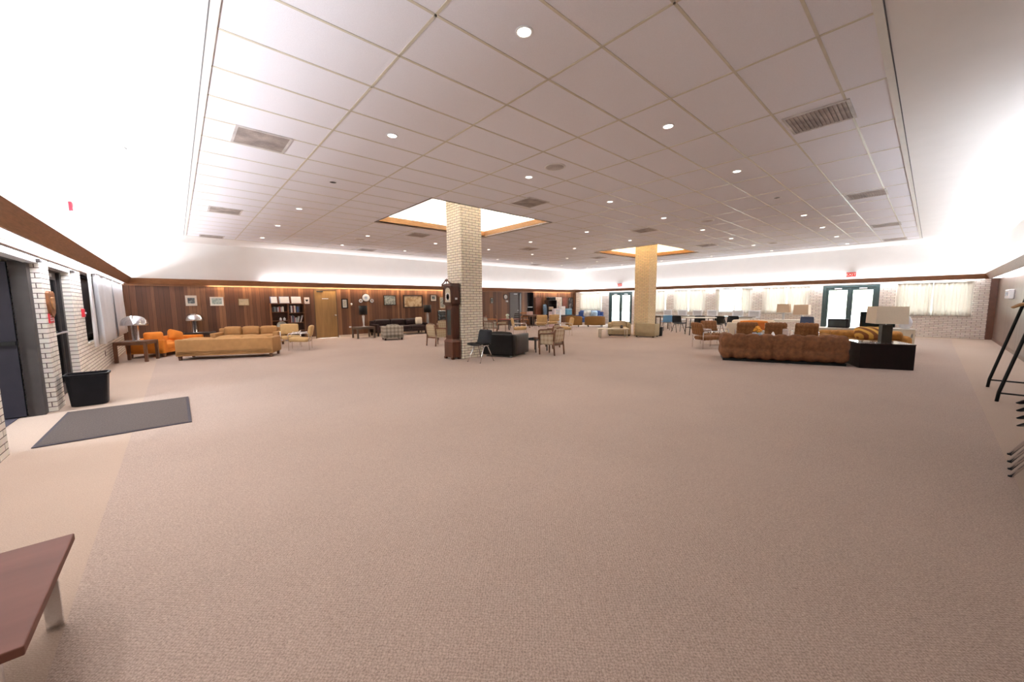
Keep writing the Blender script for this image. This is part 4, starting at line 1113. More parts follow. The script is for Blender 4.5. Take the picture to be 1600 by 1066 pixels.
wa = wood_armchair('plaid wooden armchair left of the tall clock, turned to the right', (6.50, 11.08, 0), face(.98, .18), plaid_t, None, 'wooden armchairs near the clock')
dup(wa, (7.85, 12.85, 0), face(-.45, -.9), 'plaid wooden armchair facing the camera behind the tall clock')
# --- clock
cl = thing('longcase_clock', 'tall dark wooden longcase clock in front of the brick column', 'clock', (5.195, 8.10, 0), face(-1, 0))
# local: front -Y -> world -X, local x -> world +? (width), depth along y
w = .195; d = .12
m = MB()
for x in (-w, w-.07):
    for y in (-d-.01, d-.06): m.hexa([(x, y, 0), (x+.06, y, 0), (x+.06, y+.06, 0), (x, y+.06, 0)], [(x-.005, y-.005, .06), (x+.07, y-.005, .06), (x+.07, y+.065, .06), (x-.005, y+.065, .06)])
m.build('bracket_feet', clockwood, cl)
MB().box(-w, w, -d, d, .05, .44, .006).build('plinth', clockwood, cl)
MB().box(-w+.03, w-.03, -d-.004, -d, .10, .39, .003).build('plinth_panel', clockwood, cl)
MB().hexa([(-w-.012, -d-.012, .44), (w+.012, -d-.012, .44), (w+.012, d, .44), (-w-.012, d, .44)], [(-w+.045, -d+.035, .51), (w-.045, -d+.035, .51), (w-.045, d, .51), (-w+.045, d, .51)]).build('plinth_moulding', clockwood, cl)
wn = w-.05
MB().box(-wn, wn, -d+.04, d, .50, 1.35).build('trunk', clockwood, cl)
dr = MB()
for q in ((-wn+.03, -wn+.055, .58, 1.28), (wn-.055, wn-.03, .58, 1.28), (-wn+.055, wn-.055, .58, .61), (-wn+.055, wn-.055, 1.25, 1.28)): dr.box(q[0], q[1], -d+.028, -d+.04, q[2], q[3])
door = dr.build('trunk_door', clockwood, cl)
lab(MB().box(-wn+.055, wn-.055, -d+.034, -d+.04, .61, 1.25).build('door_glass', mirror_g, door), 'dark glass pane')
for s_ in (-1, 1): MB().lathe([(0, .55), (.016, .55), (.012, .6), (.012, 1.26), (.016, 1.31), (0, 1.31)], 12, c=(s_*(wn-.008), -d+.04)).build('quarter_column', clockwood, cl)
MB().hexa([(-wn, -d+.04, 1.35), (wn, -d+.04, 1.35), (wn, d, 1.35), (-wn, d, 1.35)], [(-w-.015, -d-.015, 1.41), (w+.015, -d-.015, 1.41), (w+.015, d, 1.41), (-w-.015, d, 1.41)]).build('hood_moulding', clockwood, cl)
MB().box(-w, w, -d+.02, d, 1.41, 1.84).build('hood', clockwood, cl)
for s_ in (-1, 1): MB().lathe([(0, 1.41), (.022, 1.41), (.015, 1.44), (.015, 1.76), (.022, 1.80), (0, 1.80)], 14, c=(s_*(w-.022), -d)).build('hood_column', clockwood, cl)
arch = [(-.125, 0)]+[(.125*math.cos(PI-k*PI/12)*.9, .26+.10*math.sin(PI-k*PI/12)) for k in range(13)]+[(.125, 0)]
lab(MB().prism([(x, z) for x, z in arch], 0, .006, TR(0, -d+.018, 1.44) @ RX(PI/2)).build('dial', mat('brass_dial', (.58, .50, .36), .4, var=.15, scale=30), cl), 'pale arched dial')
MB().lathe([(.07, 0), (.07, .002), (.105, .002), (.105, 0)], 40, M=TR(0, -d+.012, 1.57) @ RX(PI/2)).build('chapter_ring', paper_w, cl)
m = MB()
for k in range(12):
    a = k*PI/6; m.box(-.004, .004, -.0025, 0, .078, .098, M=TR(0, -d+.0105, 1.57) @ RY(a))
m.build('hour_marks', black_mt, cl)
MB().box(-.004, .004, -.003, 0, 0, .075, M=TR(0, -d+.008, 1.57) @ RY(.8)).box(-.005, .005, -.003, 0, 0, .055, M=TR(0, -d+.008, 1.57) @ RY(-1.2)).build('hands', black_mt, cl)
m = MB()
for q in ((-w-.02, w+.02, 1.84, 1.87), (-w-.035, w+.035, 1.87, 1.89)): m.box(q[0], q[1], -d-.03, d, q[2], q[3])
m.build('cornice', clockwood, cl)
m = MB()
for s_ in (-1, 1):
    pts = []
    for k in range(10):
        u = k/9; pts.append((s_*(w+.015-u*(w-.02)), -d-.01, 1.90+.09*u**1.6))
    m.tube(pts, .016, 8); m.lathe([(0, -.014), (.022, -.014), (.022, .014), (0, .014)], 14, M=TR(s_*.035, -d-.01, 1.985) @ RX(PI/2))
m.box(-w, w, -d+.03, d, 1.89, 1.905)
m.build('swan_neck_pediment', clockwood, cl)
MB().lathe([(0, 1.89), (.014, 1.89), (.01, 1.93), (.024, 1.965), (.012, 1.99), (.006, 2.02), (0, 2.03)], 14, c=(0, -d-.01)).build('finial', clockwood, cl)
lab(MB().box(w, w+.003, -.02, .05, 1.50, 1.55).build('side_plate', white_pl, cl), 'small pale plate')
# --- black chair, sofa, cane chairs
sc = shell_chair('black plastic shell chair with chrome legs beside the brick column', (5.44, 7.24, 0), face(-.99, -.16), black_pl)
t = thing('armchair', 'boxy black-brown leather armchair with its side to the camera, right of the black plastic chair', 'chair', (6.62, 7.66, 0), face(.93, .36))
W_, D_ = .92, 1.0
MB().soft(-W_/2+.15, W_/2-.15, -D_/2+.01, D_/2-.18, .05, .26, .02, n=5).build('seat_base', black_lt, t)
MB().soft(-W_/2, W_/2, D_/2-.2, D_/2, .05, .60, .04).build('back', black_lt, t)
for s_ in (-1, 1): lab(MB().soft(*sorted((s_*W_/2, s_*(W_/2-.16))), -D_/2, D_/2-.19, .05, .585, .035).build('arm', mat('arm_leather_lit', (.03, .014, .011), .4, var=.25, bump=.2, bscale=120), t), 'arm of the same leather, coloured browner as lit')  # same leather as the back; the light's brown tint is put into the colour
MB().soft(-W_/2+.155, W_/2-.155, -D_/2, D_/2-.2, .26, .42, .05, (0, 0, .02)).build('seat_cushion', black_lt, t)
MB().soft(-W_/2+.155, W_/2-.155, D_/2-.34, D_/2-.18, .42, .64, .06, (0, .02, .02)).build('back_cushion', black_lt, t)
legs4(t, 'leg', steel, (-W_/2+.1, W_/2-.1), (-D_/2+.1, D_/2-.1), .055, .05)
cc = wood_armchair('check woven wooden armchair seen from behind, nearest right of the black armchair', (7.57, 6.86, 0), face(-.12, .99), cane_f, None, 'wooden armchairs near the clock')
dup(cc, (8.62, 7.92, 0), face(-.25, .97), 'check woven wooden armchair just behind the nearer one')
frame_table('low dark glass table between the black leather armchair and the check woven chairs', (7.74, 7.64, 0), .1, .54, .48, .38, mirror_g, bronze)
# --- mid-distance wooden and tan chairs
wood_armchair('wooden armchair with striped grey pads seen right of the brick column', (10.5, 13.2, 0), face(.5, -.85), plaid_g, None, None, .52, .5, .78)
side_chair('honey wooden armchair behind the striped armchair', (11.35, 14.1, 0), face(.8, -.6), orangewood, orange_f2, .78, .5, 2, True)
side_chair('ladder-back wooden chair left of the red topped table', (12.0, 14.2, 0), face(.75, -.65), chairwood, plaid_t, .80, .44, 4)
square_table('game_table', 'dark table with a red top before the grey door', (13.15, 14.95, 0), .2, .95, .75, .56, dwood, .04, .025, .04, topm=mat('red_top', (.30, .06, .05), .5, var=.15))
o = MB().lathe([(0, 0), (.06, 0), (.09, .06), (.05, .12), (.10, .2), (.07, .26), (0, .28)], 16).build('vase', mat('pale_green_glaze', (.45, .52, .42), .4, var=.3)); o.location = (13.0, 14.9, .56); tag(o, 'pale green vase on the red topped table', 'vase')
side_chair('dark wooden chair right of the red topped table', (14.1, 15.5, 0), face(-.9, -.3), dwood, dwood, .80, .44, 3)
side_chair('reddish wooden chair before the dark doorway', (15.3, 16.0, 0), face(-.6, -.8), orangewood, orangewood, .82, .46, 2)
c1 = chrome_chair('tan cushioned chrome chair turned to the right in the middle of the room', (10.95, 11.75, 0), face(.75, -.66), tan_f2, 'tan chrome chairs in the middle sitting area', .62, .62, .77)
dup(c1, (14.35, 13.75, 0), face(.6, .8), 'tan cushioned chrome chair seen from behind, left of the taller tan chair')
dup(c1, (15.25, 13.75, 0), face(.5, .86), 'tan cushioned chrome chair seen from behind, before the display boxes')
dup(c1, (12.35, 10.45, 0), face(-.76, .65), 'tan cushioned chrome chair turned to the left, before the brown barrel chairs')
frame_table('low glass table between the tan chrome chairs', (12.3, 12.2, 0), -.7, 1.0, .6, .38, table_glass, chrome)
o = MB().box(-.16, .16, -.1, .1, 0, .2, .01).build('storage_box', mat('pink_card', (.62, .42, .38), .7, var=.05)); o.location = (15.05, 15.3, .72); tag(o, 'pale pink box standing behind the tan chairs', 'box')
square_table('work_table', 'plain wooden table carrying the pink box behind the tan chairs', (15.2, 15.35, 0), .1, .9, .55, .72, walnut, .05)
t = flat_leg_table('cream topped coffee table with metal legs before the beige armchairs', (12.93, 8.42, 0), math.atan2(-.728, .686), 1.18, .52, .37, cream_lam, mat('satin_nickel', (.62, .56, .46), .3, metal=.8), .05, .03)
o = MB().lathe([(0, 0), (.05, 0), (.065, .06), (.04, .1), (.05, .12), (0, .12)], 14).build('small_vase', dwood); o.location = (13.2, 8.2, .37); tag(o, 'small dark vase on the cream coffee table', 'vase')
sofa('armchair', 'beige armchair facing the camera left of the warm-lit brick column', 'chair', (14.02, 8.83, 0), face(-.82, -.57), .92, .78, .54, olive_f, dwood, 1, .34, .13, .52, .06, .14, cush=.06, cm=beige_f)
sofa('armchair', 'beige armchair with its back to the camera before the warm-lit brick column', 'chair', (14.15, 7.62, 0), face(.985, .17), .80, .62, .55, olive_f, dwood, 1, .34, .13, .53, .05, .12, cush=0, cm=beige_f)
t = thing('waste_bin', 'small dark waste bin right of the warm-lit brick column', 'bin', (14.85, 7.45, 0))
MB().lathe([(0, 0), (.11, 0), (.14, .36), (.13, .36), (.10, .012), (0, .012)], 24).build('body', black_pl, t)
MB().lathe([(.137, .345), (.146, .345), (.146, .362), (.13, .362), (.13, .35)], 24).build('rim', black_pl, t)
# --- far left corner: barrel chairs, blue seating, displays
b1 = tub_chair('brown barrel chair beside the coloured boxes, left of the blue seat', (17.1, 13.75, 0), face(.8, .6), .78, .72, .66, mat('brown_tweed', (.24, .12, .03), .85, var=.2, scale=40), dwood)
tub_chair('wide brown barrel chair before the far glass doors', (17.95, 12.9, 0), face(.75, .66), 1.0, .78, .64, MATS['brown_tweed'], dwood)
sofa('sofa', 'blue sofa under the cream curtain in the far corner', 'sofa', (20.2, 15.0, 0), face(-1, -.25), 1.7, .8, .78, blue_f, dwood, 2, .42, .14, .56)
cushion('plush_cushion', 'white and green cushion heaped on the blue sofa', (19.98, 14.98, .47), -1.3, .5, .42, .2, mat('white_green_print', (.55, .56, .53), .9, var=.5, scale=7), -.2)
cushion('plush_cushion', 'light blue and white cushion at the right end of the blue sofa', (20.08, 14.5, .47), -1.3, .42, .40, .2, mat('blue_white_print', (.38, .52, .68), .9, var=.45, scale=7), -.2)
t = thing('display_board', 'tall brown wooden board leaning on the panelling right of the dark doorway', 'board', (17.34, YB-.06, .0))
MB().box(-.25, .25, -.02, .02, .62, 1.74).build('panel', mat('board_wood', (.20, .06, .03), .4, var=.2), t)
for s_ in (-.2, .2): MB().box(s_-.02, s_+.02, -.03, .03, 0, .64).build('leg', dwood, t)
t = thing('display_shelf', 'dark open shelf unit with pamphlets against the panelling', 'shelf', (18.32, 16.68, 0))
for s_ in (-.40, .38): MB().box(s_, s_+.02, -.18, .18, 0, 1.55).build('side_panel', dwood, t)
for z in (.1, .55, .92, 1.27, 1.55): MB().box(-.40, .40, -.18, .18, z, z+.02).build('shelf', dwood, t)
MB().box(-.4, .4, .17, .19, 0, 1.55).build('back_panel', dwood, t)
def carton(x, y, z, w, d, h, m, l, rz=0, cat='box', nm='carton'):
    t = thing(nm, l, cat, (x, y, z), rz)
    MB().box(-w/2, w/2, -d/2, d/2, 0, h, .004).build('body', m, t)
    MB().box(-w/2-.002, w/2+.002, -d/2-.002, d/2+.002, h*.86, h*.9).build('tape', paper_w, t)
    return t
pk = lambda n, c: mat(n, c, .6, var=.18, scale=12)
carton(18.2, 16.62, .94, .44, .2, .2, pk('tan_card', (.55, .40, .26)), 'tan carton on the dark display shelf')
carton(18.16, 16.62, .57, .40, .22, .26, pk('pink_white_card', (.70, .55, .55)), 'pink and white carton on the lower display shelf')
carton(18.55, 16.62, .57, .12, .18, .28, paper_w, 'narrow white box on the lower display shelf')
carton(18.32, 16.64, 1.575, .62, .26, .20, black_mt, 'black case lying on top of the dark display shelf')
t = thing('hung_jacket', 'grey-blue jacket hanging at the left side of the dark display shelf', 'jacket', (17.69, 16.62, 0), .2)
MB().soft(-.14, .14, -.06, .06, .36, 1.30, .05, (0, .03, 0), n=(8, 6, 14)).build('body', mat('denim', (.16, .24, .33), .9, var=.3, scale=14), t)
for s_ in (-1, 1): MB().tube([(s_*.10, -.02, 1.24), (s_*.17, -.03, 1.0), (s_*.16, -.05, .68)], [.05, .055, .045], 10).build('sleeve', MATS['denim'], t)
MB().tube([(-.12, 0, 1.29), (0, 0, 1.36), (.12, 0, 1.29)], .008).build('hanger', dwood, t)
def board(x, z, w, h, m, l, fm, y=YB-.001, nm='poster'):
    t = thing(nm, l, 'poster', (x, y, z))
    MB().box(-w/2, w/2, -.01, .0, -h/2, h/2).build('backing', fm, t)
    MB().box(-w/2+.04, w/2-.04, -.014, -.01, -h/2+.04, h/2-.04).build('print', m, t)
board(19.27, 1.36, .86, .80, print_mat('poster_print', (.62, .62, .52), (.30, .38, .30), (.60, .44, .38), 4, .5), 'large pale poster on the panelling above the display table', paper_w)
board(20.03, 1.40, .50, .66, mat('russet_panel', (.20, .05, .03), .5, var=.2), 'reddish brown panel between the pale poster and the black portrait', mat('russet_frame', (.13, .04, .02), .5), nm='wall_panel')
board(20.68, 1.35, .50, .80, print_mat('portrait_dark', (.45, .42, .42), (.02, .02, .025), (.12, .11, .12), 5, .58), 'black framed portrait at the far corner of the panelling', black_mt)
square_table('display_table', 'long dark display table piled with coloured boxes in the far corner', (18.55, 15.85, 0), -.2, 1.6, .6, .62, dwood, .05)
carton(18.0, 15.95, .62, .34, .30, .42, pk('white_pink_card', (.72, .62, .64)), 'white and pink carton at the left end of the display table', -.3)
carton(18.5, 15.85, .62, .30, .30, .55, pk('white_card', (.76, .74, .74)), 'tall white carton in the middle of the display table', -.3)
carton(19.0, 15.75, .62, .36, .30, .40, pk('blue_card', (.12, .34, .50)), 'blue carton at the right end of the display table', -.3)
carton(16.3, 14.75, 0, .30, .28, .72, pk('red_white_card', (.66, .48, .50)), 'tall red and white patterned box on the floor left of the brown barrel chair', .5)
carton(16.62, 14.52, .0, .26, .26, 1.02, pk('white_blue_card', (.66, .70, .78)), 'tallest white and blue patterned box beside the brown barrel chair', .5)
carton(15.92, 15.0, 0, .34, .28, .62, pk('pink_card_two', (.66, .50, .52)), 'low pink box on the floor beside the red and white patterned box', .4)
# --- window side: tables and chairs
t = thing('oval_table', 'oval white topped table with black legs among black chairs', 'table', (16.45, 6.50, 0), -.85)
m = MB(); pts = [(.66*math.cos(k*PI/18), .46*math.sin(k*PI/18)) for k in range(36)]
m.prism(pts, .715, .74, smooth=True); m.build('tabletop', white_lam, t)
for x in (-.48, .48):
    for y in (-.28, .28): MB().tube([(x, y, 0), (x*.92, y*.92, .715)], .018).build('leg', black_mt, t)
MB().tube([(-.47, -.27, .30), (.47, -.27, .30)], .012).tube([(-.47, .27, .30), (.47, .27, .30)], .012).build('stretcher', black_mt, t)
bc = None
for x, y, fx, fy, l in ((17.25, 7.75, -.6, -.8, 'black shell chair left of the oval white table'), (17.7, 7.0, -.95, -.3, 'black shell chair behind the left half of the oval white table'),
                        (17.75, 6.25, -1, .1, 'black shell chair behind the right half of the oval white table'), (18.05, 5.75, -.9, -.2, 'black shell chair standing alone right of the oval white table')):
    bc = shell_chair(l, (x, y, 0), face(fx, fy), black_pl, black_mt, 'black chairs by the windows') if bc is None else (dup(bc, (x, y, 0), face(fx, fy), l), bc)[1]
shell_chair('dark navy shell chair by the right tan shade lamp', (18.9, 3.30, 0), face(-.95, -.2), navy_pl, black_mt)
dup(bc, (15.35, 4.95, 0), face(.3, -.9), 'dark shell chair peeking over the tufted chairs left of the lone black chair')
shell_chair('light blue shell chair right of the warm-lit brick column', (17.9, 8.62, 0), face(.75, .65), blue_pl, dwood)
square_table('work_table', 'dark work table beside the light blue chair', (18.45, 9.35, 0), .1, 1.1, .7, .72, slate_l, .05)
wc = None
for k, (y, l) in enumerate(((9.79, 'white plastic chair nearest the warm-lit brick column, in the window row'), (8.96, 'white plastic chair in the window row, second from the warm-lit brick column'), (8.19, 'white plastic chair in the window row, third from the warm-lit brick column'),
                            (7.44, 'white plastic chair left of the open bright window'), (6.29, 'white plastic chair below the open bright window'), (5.57, 'white plastic chair right of the open bright window, before the brick'))):
    p = (20.2, y, 0); r = face(-1, .05*(-1)**k)
    if wc is None:
        wc = thing('white_chair', l, 'chair', p, r, 'white chairs along the windows')
        MB().soft(-.25, .25, .17, .21, .60, .97, .03, n=6).build('backrest', white_pl, wc)
        lab(MB().soft(-.19, .19, .163, .19, .68, .92, .02, n=5).build('back_mesh', mat('grey_mesh', (.55, .55, .57), .8, var=.1, scale=90), wc), 'greyer mesh inset')
        MB().soft(-.24, .24, -.24, .20, .42, .47, .03, (0, 0, .01), n=6).build('seat', white_pl, wc)
        for s_ in (-1, 1):
            MB().tube([(s_*.22, -.22, 0), (s_*.21, -.20, .43)], .013).build('leg', chrome, wc)
            MB().tube([(s_*.22, .22, 0), (s_*.21, .19, .45), (s_*.21, .215, .64)], .013).build('leg', chrome, wc)
    else: dup(wc, p, r, l)
square_table('window_table', 'narrow dark topped table along the window wall before the white chairs', (19.35, 7.6, 0), 0, .5, 4.6, .70, white_lam, .05, .03, .05, topm=slate_l)
square_table('console_table', 'white console table under the curtains carrying two tan shade lamps', (19.6, 3.95, 0), 0, .5, 1.3, .60, white_lam, .05)
tl = drum_lamp('table lamp with tan square shade, left one before the white curtains', (19.6, 4.26, .60), .28, .04, steel, .22, .36, shade_tan, 'tan shade lamps', True, .92, .05)
drum_lamp('table lamp with wider tan square shade, right one before the white curtains', (19.6, 3.62, .60), .20, .04, steel, .26, .41, shade_tan, 'tan shade lamps', True, .94, .05)
# --- right sitting group
dR = Vector((.383, -.924)); nR = Vector((.924, .383))
mid = Vector((10.06, 2.165))
t = thing('tufted_sofa', 'long rust brown tufted velvet sofa with its back to the camera', 'sofa', (mid.x+nR.x*.47, mid.y+nR.y*.47, 0), face(nR.x, nR.y))
Ws, Ds = 2.42, .92
MB().soft(-Ws/2, Ws/2, Ds/2-.26, Ds/2, .045, .655, .12, n=8, tuft=(.27, .055)).build('back', velvet, t)
for s_ in (-1, 1): MB().soft(*sorted((s_*Ws/2, s_*(Ws/2-.26))), -Ds/2, Ds/2-.05, .045, .63, .12, tuft=(.27, .055)).build('arm', velvet, t)
MB().soft(-Ws/2+.2, Ws/2-.2, -Ds/2+.02, Ds/2-.2, .045, .28, .04).build('seat_base', velvet, t)
for k in range(3):
    x0 = -Ws/2+.255+k*(Ws-.51)/3
    MB().soft(x0+.005, x0+(Ws-.51)/3-.005, -Ds/2, Ds/2-.24, .27, .42, .05, (0, 0, .02)).build('seat_cushion', velvet, t)
lab(MB().box(-Ws/2+.06, Ws/2-.06, -Ds/2+.06, Ds/2-.05, 0, .05).build('plinth', black_mt, t), 'black recessed plinth')
t = thing('cube_table', 'large dark brown block table at the end of the tufted sofa', 'table', (11.06, .69, 0), math.atan2(-.924, .383))
MB().box(-.42, .42, -.40, .40, 0, .50, .004).build('body', mat('espresso_veneer', (.010, .005, .0045), .4, var=.25, spec=.25), t)
lab(MB().box(-.425, .425, -.405, .405, .50, .52, .003).build('tabletop', mat('espresso_top', (.05, .03, .025), .15, var=.15, coat=.3), t), 'glossier brown top')
drum_lamp('table lamp with cream square shade and dark block base on the block table', (11.24, .62, .52), .36, .085, mat('lamp_block', (.040, .032, .022), .5, var=.2), .255, .36, shade_cr, None, True, .97, .06, .4)
o = MB().box(-.08, .08, -.05, .05, 0, .02, .005).build('coaster_tray', cream_lam); o.location = (10.95, .88, .52); tag(o, 'small pale tray beside the cream shade lamp', 'tray')
tc_ = chrome_chair('tufted brown chrome chair seen from its side, left of the tufted sofa', (11.85, 4.45, 0), face(.78, -.62), tuft_f, 'tufted brown chrome chairs', .60, .62, .78, .36, (.11, .016))
dup(tc_, (12.9, 4.62, 0), face(-.6, -.8), 'tufted brown chrome chair facing the camera, left of the tufted sofa')
for p, l in (((13.0, 3.75), 'tufted brown chair, leftmost of three behind the tufted sofa'), ((13.27, 3.09), 'tufted brown chair, middle of three behind the tufted sofa'), ((13.54, 2.42), 'tufted brown chair, rightmost of three behind the tufted sofa')):
    dup(tc_, (*p, 0), face(.94, .34), l)
sofa('sofa', 'low gold velvet sofa behind the tufted sofa and block table', 'sofa', (13.66, 1.20, 0), face(-.93, -.37), 1.75, .85, .58, gold_f, dwood, 2, .36, .24, .50, .04, .24, cush=.0, rd=.115)
cushion('throw_pillow', 'gold striped cushion on the low gold sofa', (13.36, 1.0, .40), face(-.93, -.37), .62, .34, .2, stripe_f, -.45)
cushion('throw_pillow', 'plain gold cushion at the right end of the low gold sofa', (13.55, .62, .40), face(-.93, -.37), .42, .22, .2, gold_f, -.3)
t = thing('credenza', 'long cream low cabinet behind the gold sofa', 'cabinet', (14.95, 1.45, 0), math.atan2(-.924, .383))
MB().box(-1.2, 1.2, -.24, .24, .08, .57).build('body', cream_lam, t)
MB().box(-1.22, 1.22, -.26, .26, .57, .60, .004).build('top', white_lam, t)
for k in range(4): 
    dd = MB().box(-1.18+k*.592, -1.18+k*.592+.58, -.255, -.24, .10, .56, .003).build('door', cream_lam, t)
    MB().box(-.62+k*.592-.04, -.62+k*.592-.02, -.27, -.255, .36, .46).build('handle', steel, dd)
MB().box(-1.15, 1.15, -.2, .2, 0, .08).build('plinth', dwood, t)
t = thing('television', 'small dark cathode television on the cream cabinet before the glass doors', 'television', (14.80, 1.80, .60), face(-.95, .15))
MB().box(-.24, .24, -.2, -.02, 0, .26, .02).build('cabinet', black_pl, t)
lab(MB().box(-.2, .2, -.206, -.2, .04, .22).build('screen', mirror_g, t), 'dark glass screen')
MB().soft(-.18, .18, -.04, .24, .03, .21, .06).build('rear_housing', black_pl, t)
t = thing('television', 'large dark glossy television on the cream cabinet before the glass doors', 'television', (15.1, 1.02, .60), face(-.97, -.2))
MB().box(-.37, .37, -.04, .10, .02, .47, .015).build('cabinet', black_gl, t)
lab(MB().box(-.34, .34, -.044, -.04, .06, .43).build('screen', mat('dark_screen', (.01, .02, .02), .05, var=.2), t), 'glossy dark screen')
MB().box(-.2, .2, -.1, .1, 0, .02, .004).build('foot', black_pl, t)
o = MB().lathe([(0, 0), (.08, 0), (.13, .08), (.14, .2), (.09, .32), (.05, .36), (0, .36)], 20).build('vase', white_pl); o.location = (15.34, .46, .60); tag(o, 'white vase on the cabinet end behind the cream shade lamp', 'vase')
cw = thing('folded_blanket', 'orange blanket draped over the back of the cream seat behind the tufted chairs', 'blanket', (14.3, 3.95, 0), math.atan2(-.924, .383))
MB().soft(-.38, .38, -.335, -.12, .703, .75, .02, (0, 0, .03), n=10).build('fold', orange_f, cw)
MB().soft(-.36, .30, -.34, -.315, .45, .72, .012, n=8).build('drop', orange_f2, cw)
sofa('sofa', 'cream low sofa behind the three tufted chairs', 'sofa', (14.3, 3.95, 0), face(.92, .38), 1.5, .62, .70, cream_f, dwood, 2, .38, .14, .55)
# coffee table with ornaments between the sofas
square_table('coffee_table', 'low dark table hidden between the tufted sofa and the tufted chairs', (11.95, 2.75, 0), math.atan2(-.924, .383), 1.3, .6, .42, slate_l, .05)
t = thing('flower_bowl', 'orange flowers in a dark bowl showing over the tufted sofa', 'flowers', (11.80, 3.13, .42))
MB().lathe([(0, 0), (.06, 0), (.11, .07), (.12, .12), (.10, .12), (0, .05)], 20).build('bowl', bluish, t)
m = MB()
for k in range(14): m.soft(*(lambda a, r, z: (r*math.cos(a)-.035, r*math.cos(a)+.035, r*math.sin(a)-.035, r*math.sin(a)+.035, z, z+.06))(k*2.4, .015+.006*k, .25-.009*k), .03, n=4)
lab(m.build('blossoms', mat('orange_petals', (.80, .34, .03), .8, var=.3, scale=30), t), 'orange blossoms')
MB().tube([(0, 0, .05), (0, 0, .26)], .02).build('stems', mat('stem_green', (.12, .18, .05), .8), t)
carton(12.05, 2.55, .42, .14, .1, .24, pk('pale_pink_card', (.72, .58, .52)), 'small pale pink carton showing over the tufted sofa')
o = MB().lathe([(0, 0), (.07, 0), (.06, .05), (.015, .16), (0, .165)], 16).build('ornament', white_pl); o.location = (11.85, 2.78, .42); tag(o, 'white cone ornament showing over the tufted sofa', 'ornament')
# --- coat rack by the right wall
t = thing('coat_rack', 'black metal coat rack with sloping posts by the right wall', 'coat rack', (9.0, -1.02, 0))
for x in (-.64, .64):
    MB().tube([(x, .33, 0), (x, .32, .13), (x, .04, 1.58), (x, 0, 1.62)], .019, 8).build('post', black_mt, t)
    MB().tube([(x, -.33, 0), (x, -.32, .13), (x, -.04, 1.58), (x, 0, 1.62)], .019, 8).build('post', black_mt, t)
    MB().tube([(x, -.32, .12), (x, .32, .12)], .012, 8).build('foot_bar', black_mt, t)
MB().tube([(-.66, 0, 1.62), (.66, 0, 1.62)], .016, 8).build('top_rail', black_mt, t)
MB().tube([(-.64, -.3, .18), (.64, -.3, .18)], .012, 8).build('stretcher', chrome, t)
MB().tube([(-.62, 0, 1.452), (.62, 0, 1.452)], .010, 8).build('hanging_rail', steel, t)
for x in (-.62, .62): MB().tube([(x, 0, 1.452), (x, 0, 1.62)], .010, 8).build('rail_drop', black_mt, t)
hg = None
for k, (dx, rz, l) in enumerate(((.60, .25, 'wooden coat hanger at the far end of the black coat rack'), (.44, .10, 'wooden coat hanger second from the far end of the black coat rack'), (.28, -.05, 'wooden coat hanger third from the far end of the black coat rack'))):
    p = (9.0+dx, -1.02, 1.37)
    if hg is None:
        hg = thing('coat_hanger', l, 'hanger', p, rz, 'wooden hangers on the coat rack')
        MB().tube([(0, -.21, -.095), (0, -.13, -.045), (0, 0, -.01), (0, .13, -.045), (0, .21, -.095)], [.012, .02, .022, .02, .012], 8).build('shoulder_bar', mat('pale_wood', (.34, .17, .06), .4, var=.2, scale=20), hg)
        MB().tube([(0, 0, 0), (0, 0, .05), (0, .03, .075), (0, .015, .10), (0, -.02, .09)], .0035, 6).build('hook', steel, hg)
    else: dup(hg, p, rz, l)
# --- stack of chairs at the right edge
for k in range(4):
    l = ['black shell chair at the bottom of the stack by the right wall', 'black shell chair second from the bottom of the stack by the right wall', 'black shell chair third from the bottom of the stack by the right wall', 'black shell chair on top of the stack by the right wall'][k]
    dup(sc, (4.97-.004*k, -.798+.006*k, .06*k), face(.3, .95), l, 'stacked black shell chairs')
# ================================================================== LIGHT
def area(name, loc, rot, sx, sy, power, col=(1, 1, 1), spread=180):
    l = bpy.data.lights.new(name, 'AREA'); l.shape = 'RECTANGLE'; l.size = sx; l.size_y = sy; l.energy = power; l.color = col
    l.spread = math.radians(spread)
    o = bpy.data.objects.new(name, l); COL.objects.link(o); o.location = loc; o.rotation_euler = rot
    return o
UPR = (PI, 0, 0)
WARM = (1, .80, .58); NEUT = (.96, .95, 1); COOL = (.90, .93, 1)
KC = 15   # watts per metre of cove
# uplights in the cove behind the valance
def cove(a, b, along, fixed, k, col=NEUT):
    L_ = b-a
    if along == 'y': area('cove_lamp', (fixed, (a+b)/2, 2.20), UPR, .10, L_, k*L_, col)
    else: area('cove_lamp', ((a+b)/2, fixed, 2.20), UPR, L_, .10, k*L_, col)
cove(1.0, YB-.5, 'y', XL+.12, KC*2.3, COOL)
cove(2.5, XR-.5, 'x', YB-.12, KC*.62)
cove(YR+.5, YB-.5, 'y', XR-.12, KC*.6, COOL)
cove(6.5, XR-.5, 'x', YR+.12, KC*1.1, COOL)
# downward wash on the panelling
for a, b in ((.9, 12.6), (17.0, 20.6)): area('valance_lamp', ((a+b)/2, YB-.10, 2.15), (0, 0, 0), b-a, .06, 11*(b-a), WARM)
for a, b, k in ((3.0, 16.2, 8),): area('valance_lamp', (XL+.15, (a+b)/2, 2.10), (0, 0, 0), .12, b-a, k*(b-a), COOL)
area('valance_lamp', (XR-.15, (YR+YB)/2, 2.10), (0, 0, 0), .12, YB-YR-1.5, 5*(YB-YR-1.5), NEUT)
area('valance_lamp', (15, YR+.13, 2.10), (0, 0, 0), 10, .12, 30, NEUT)
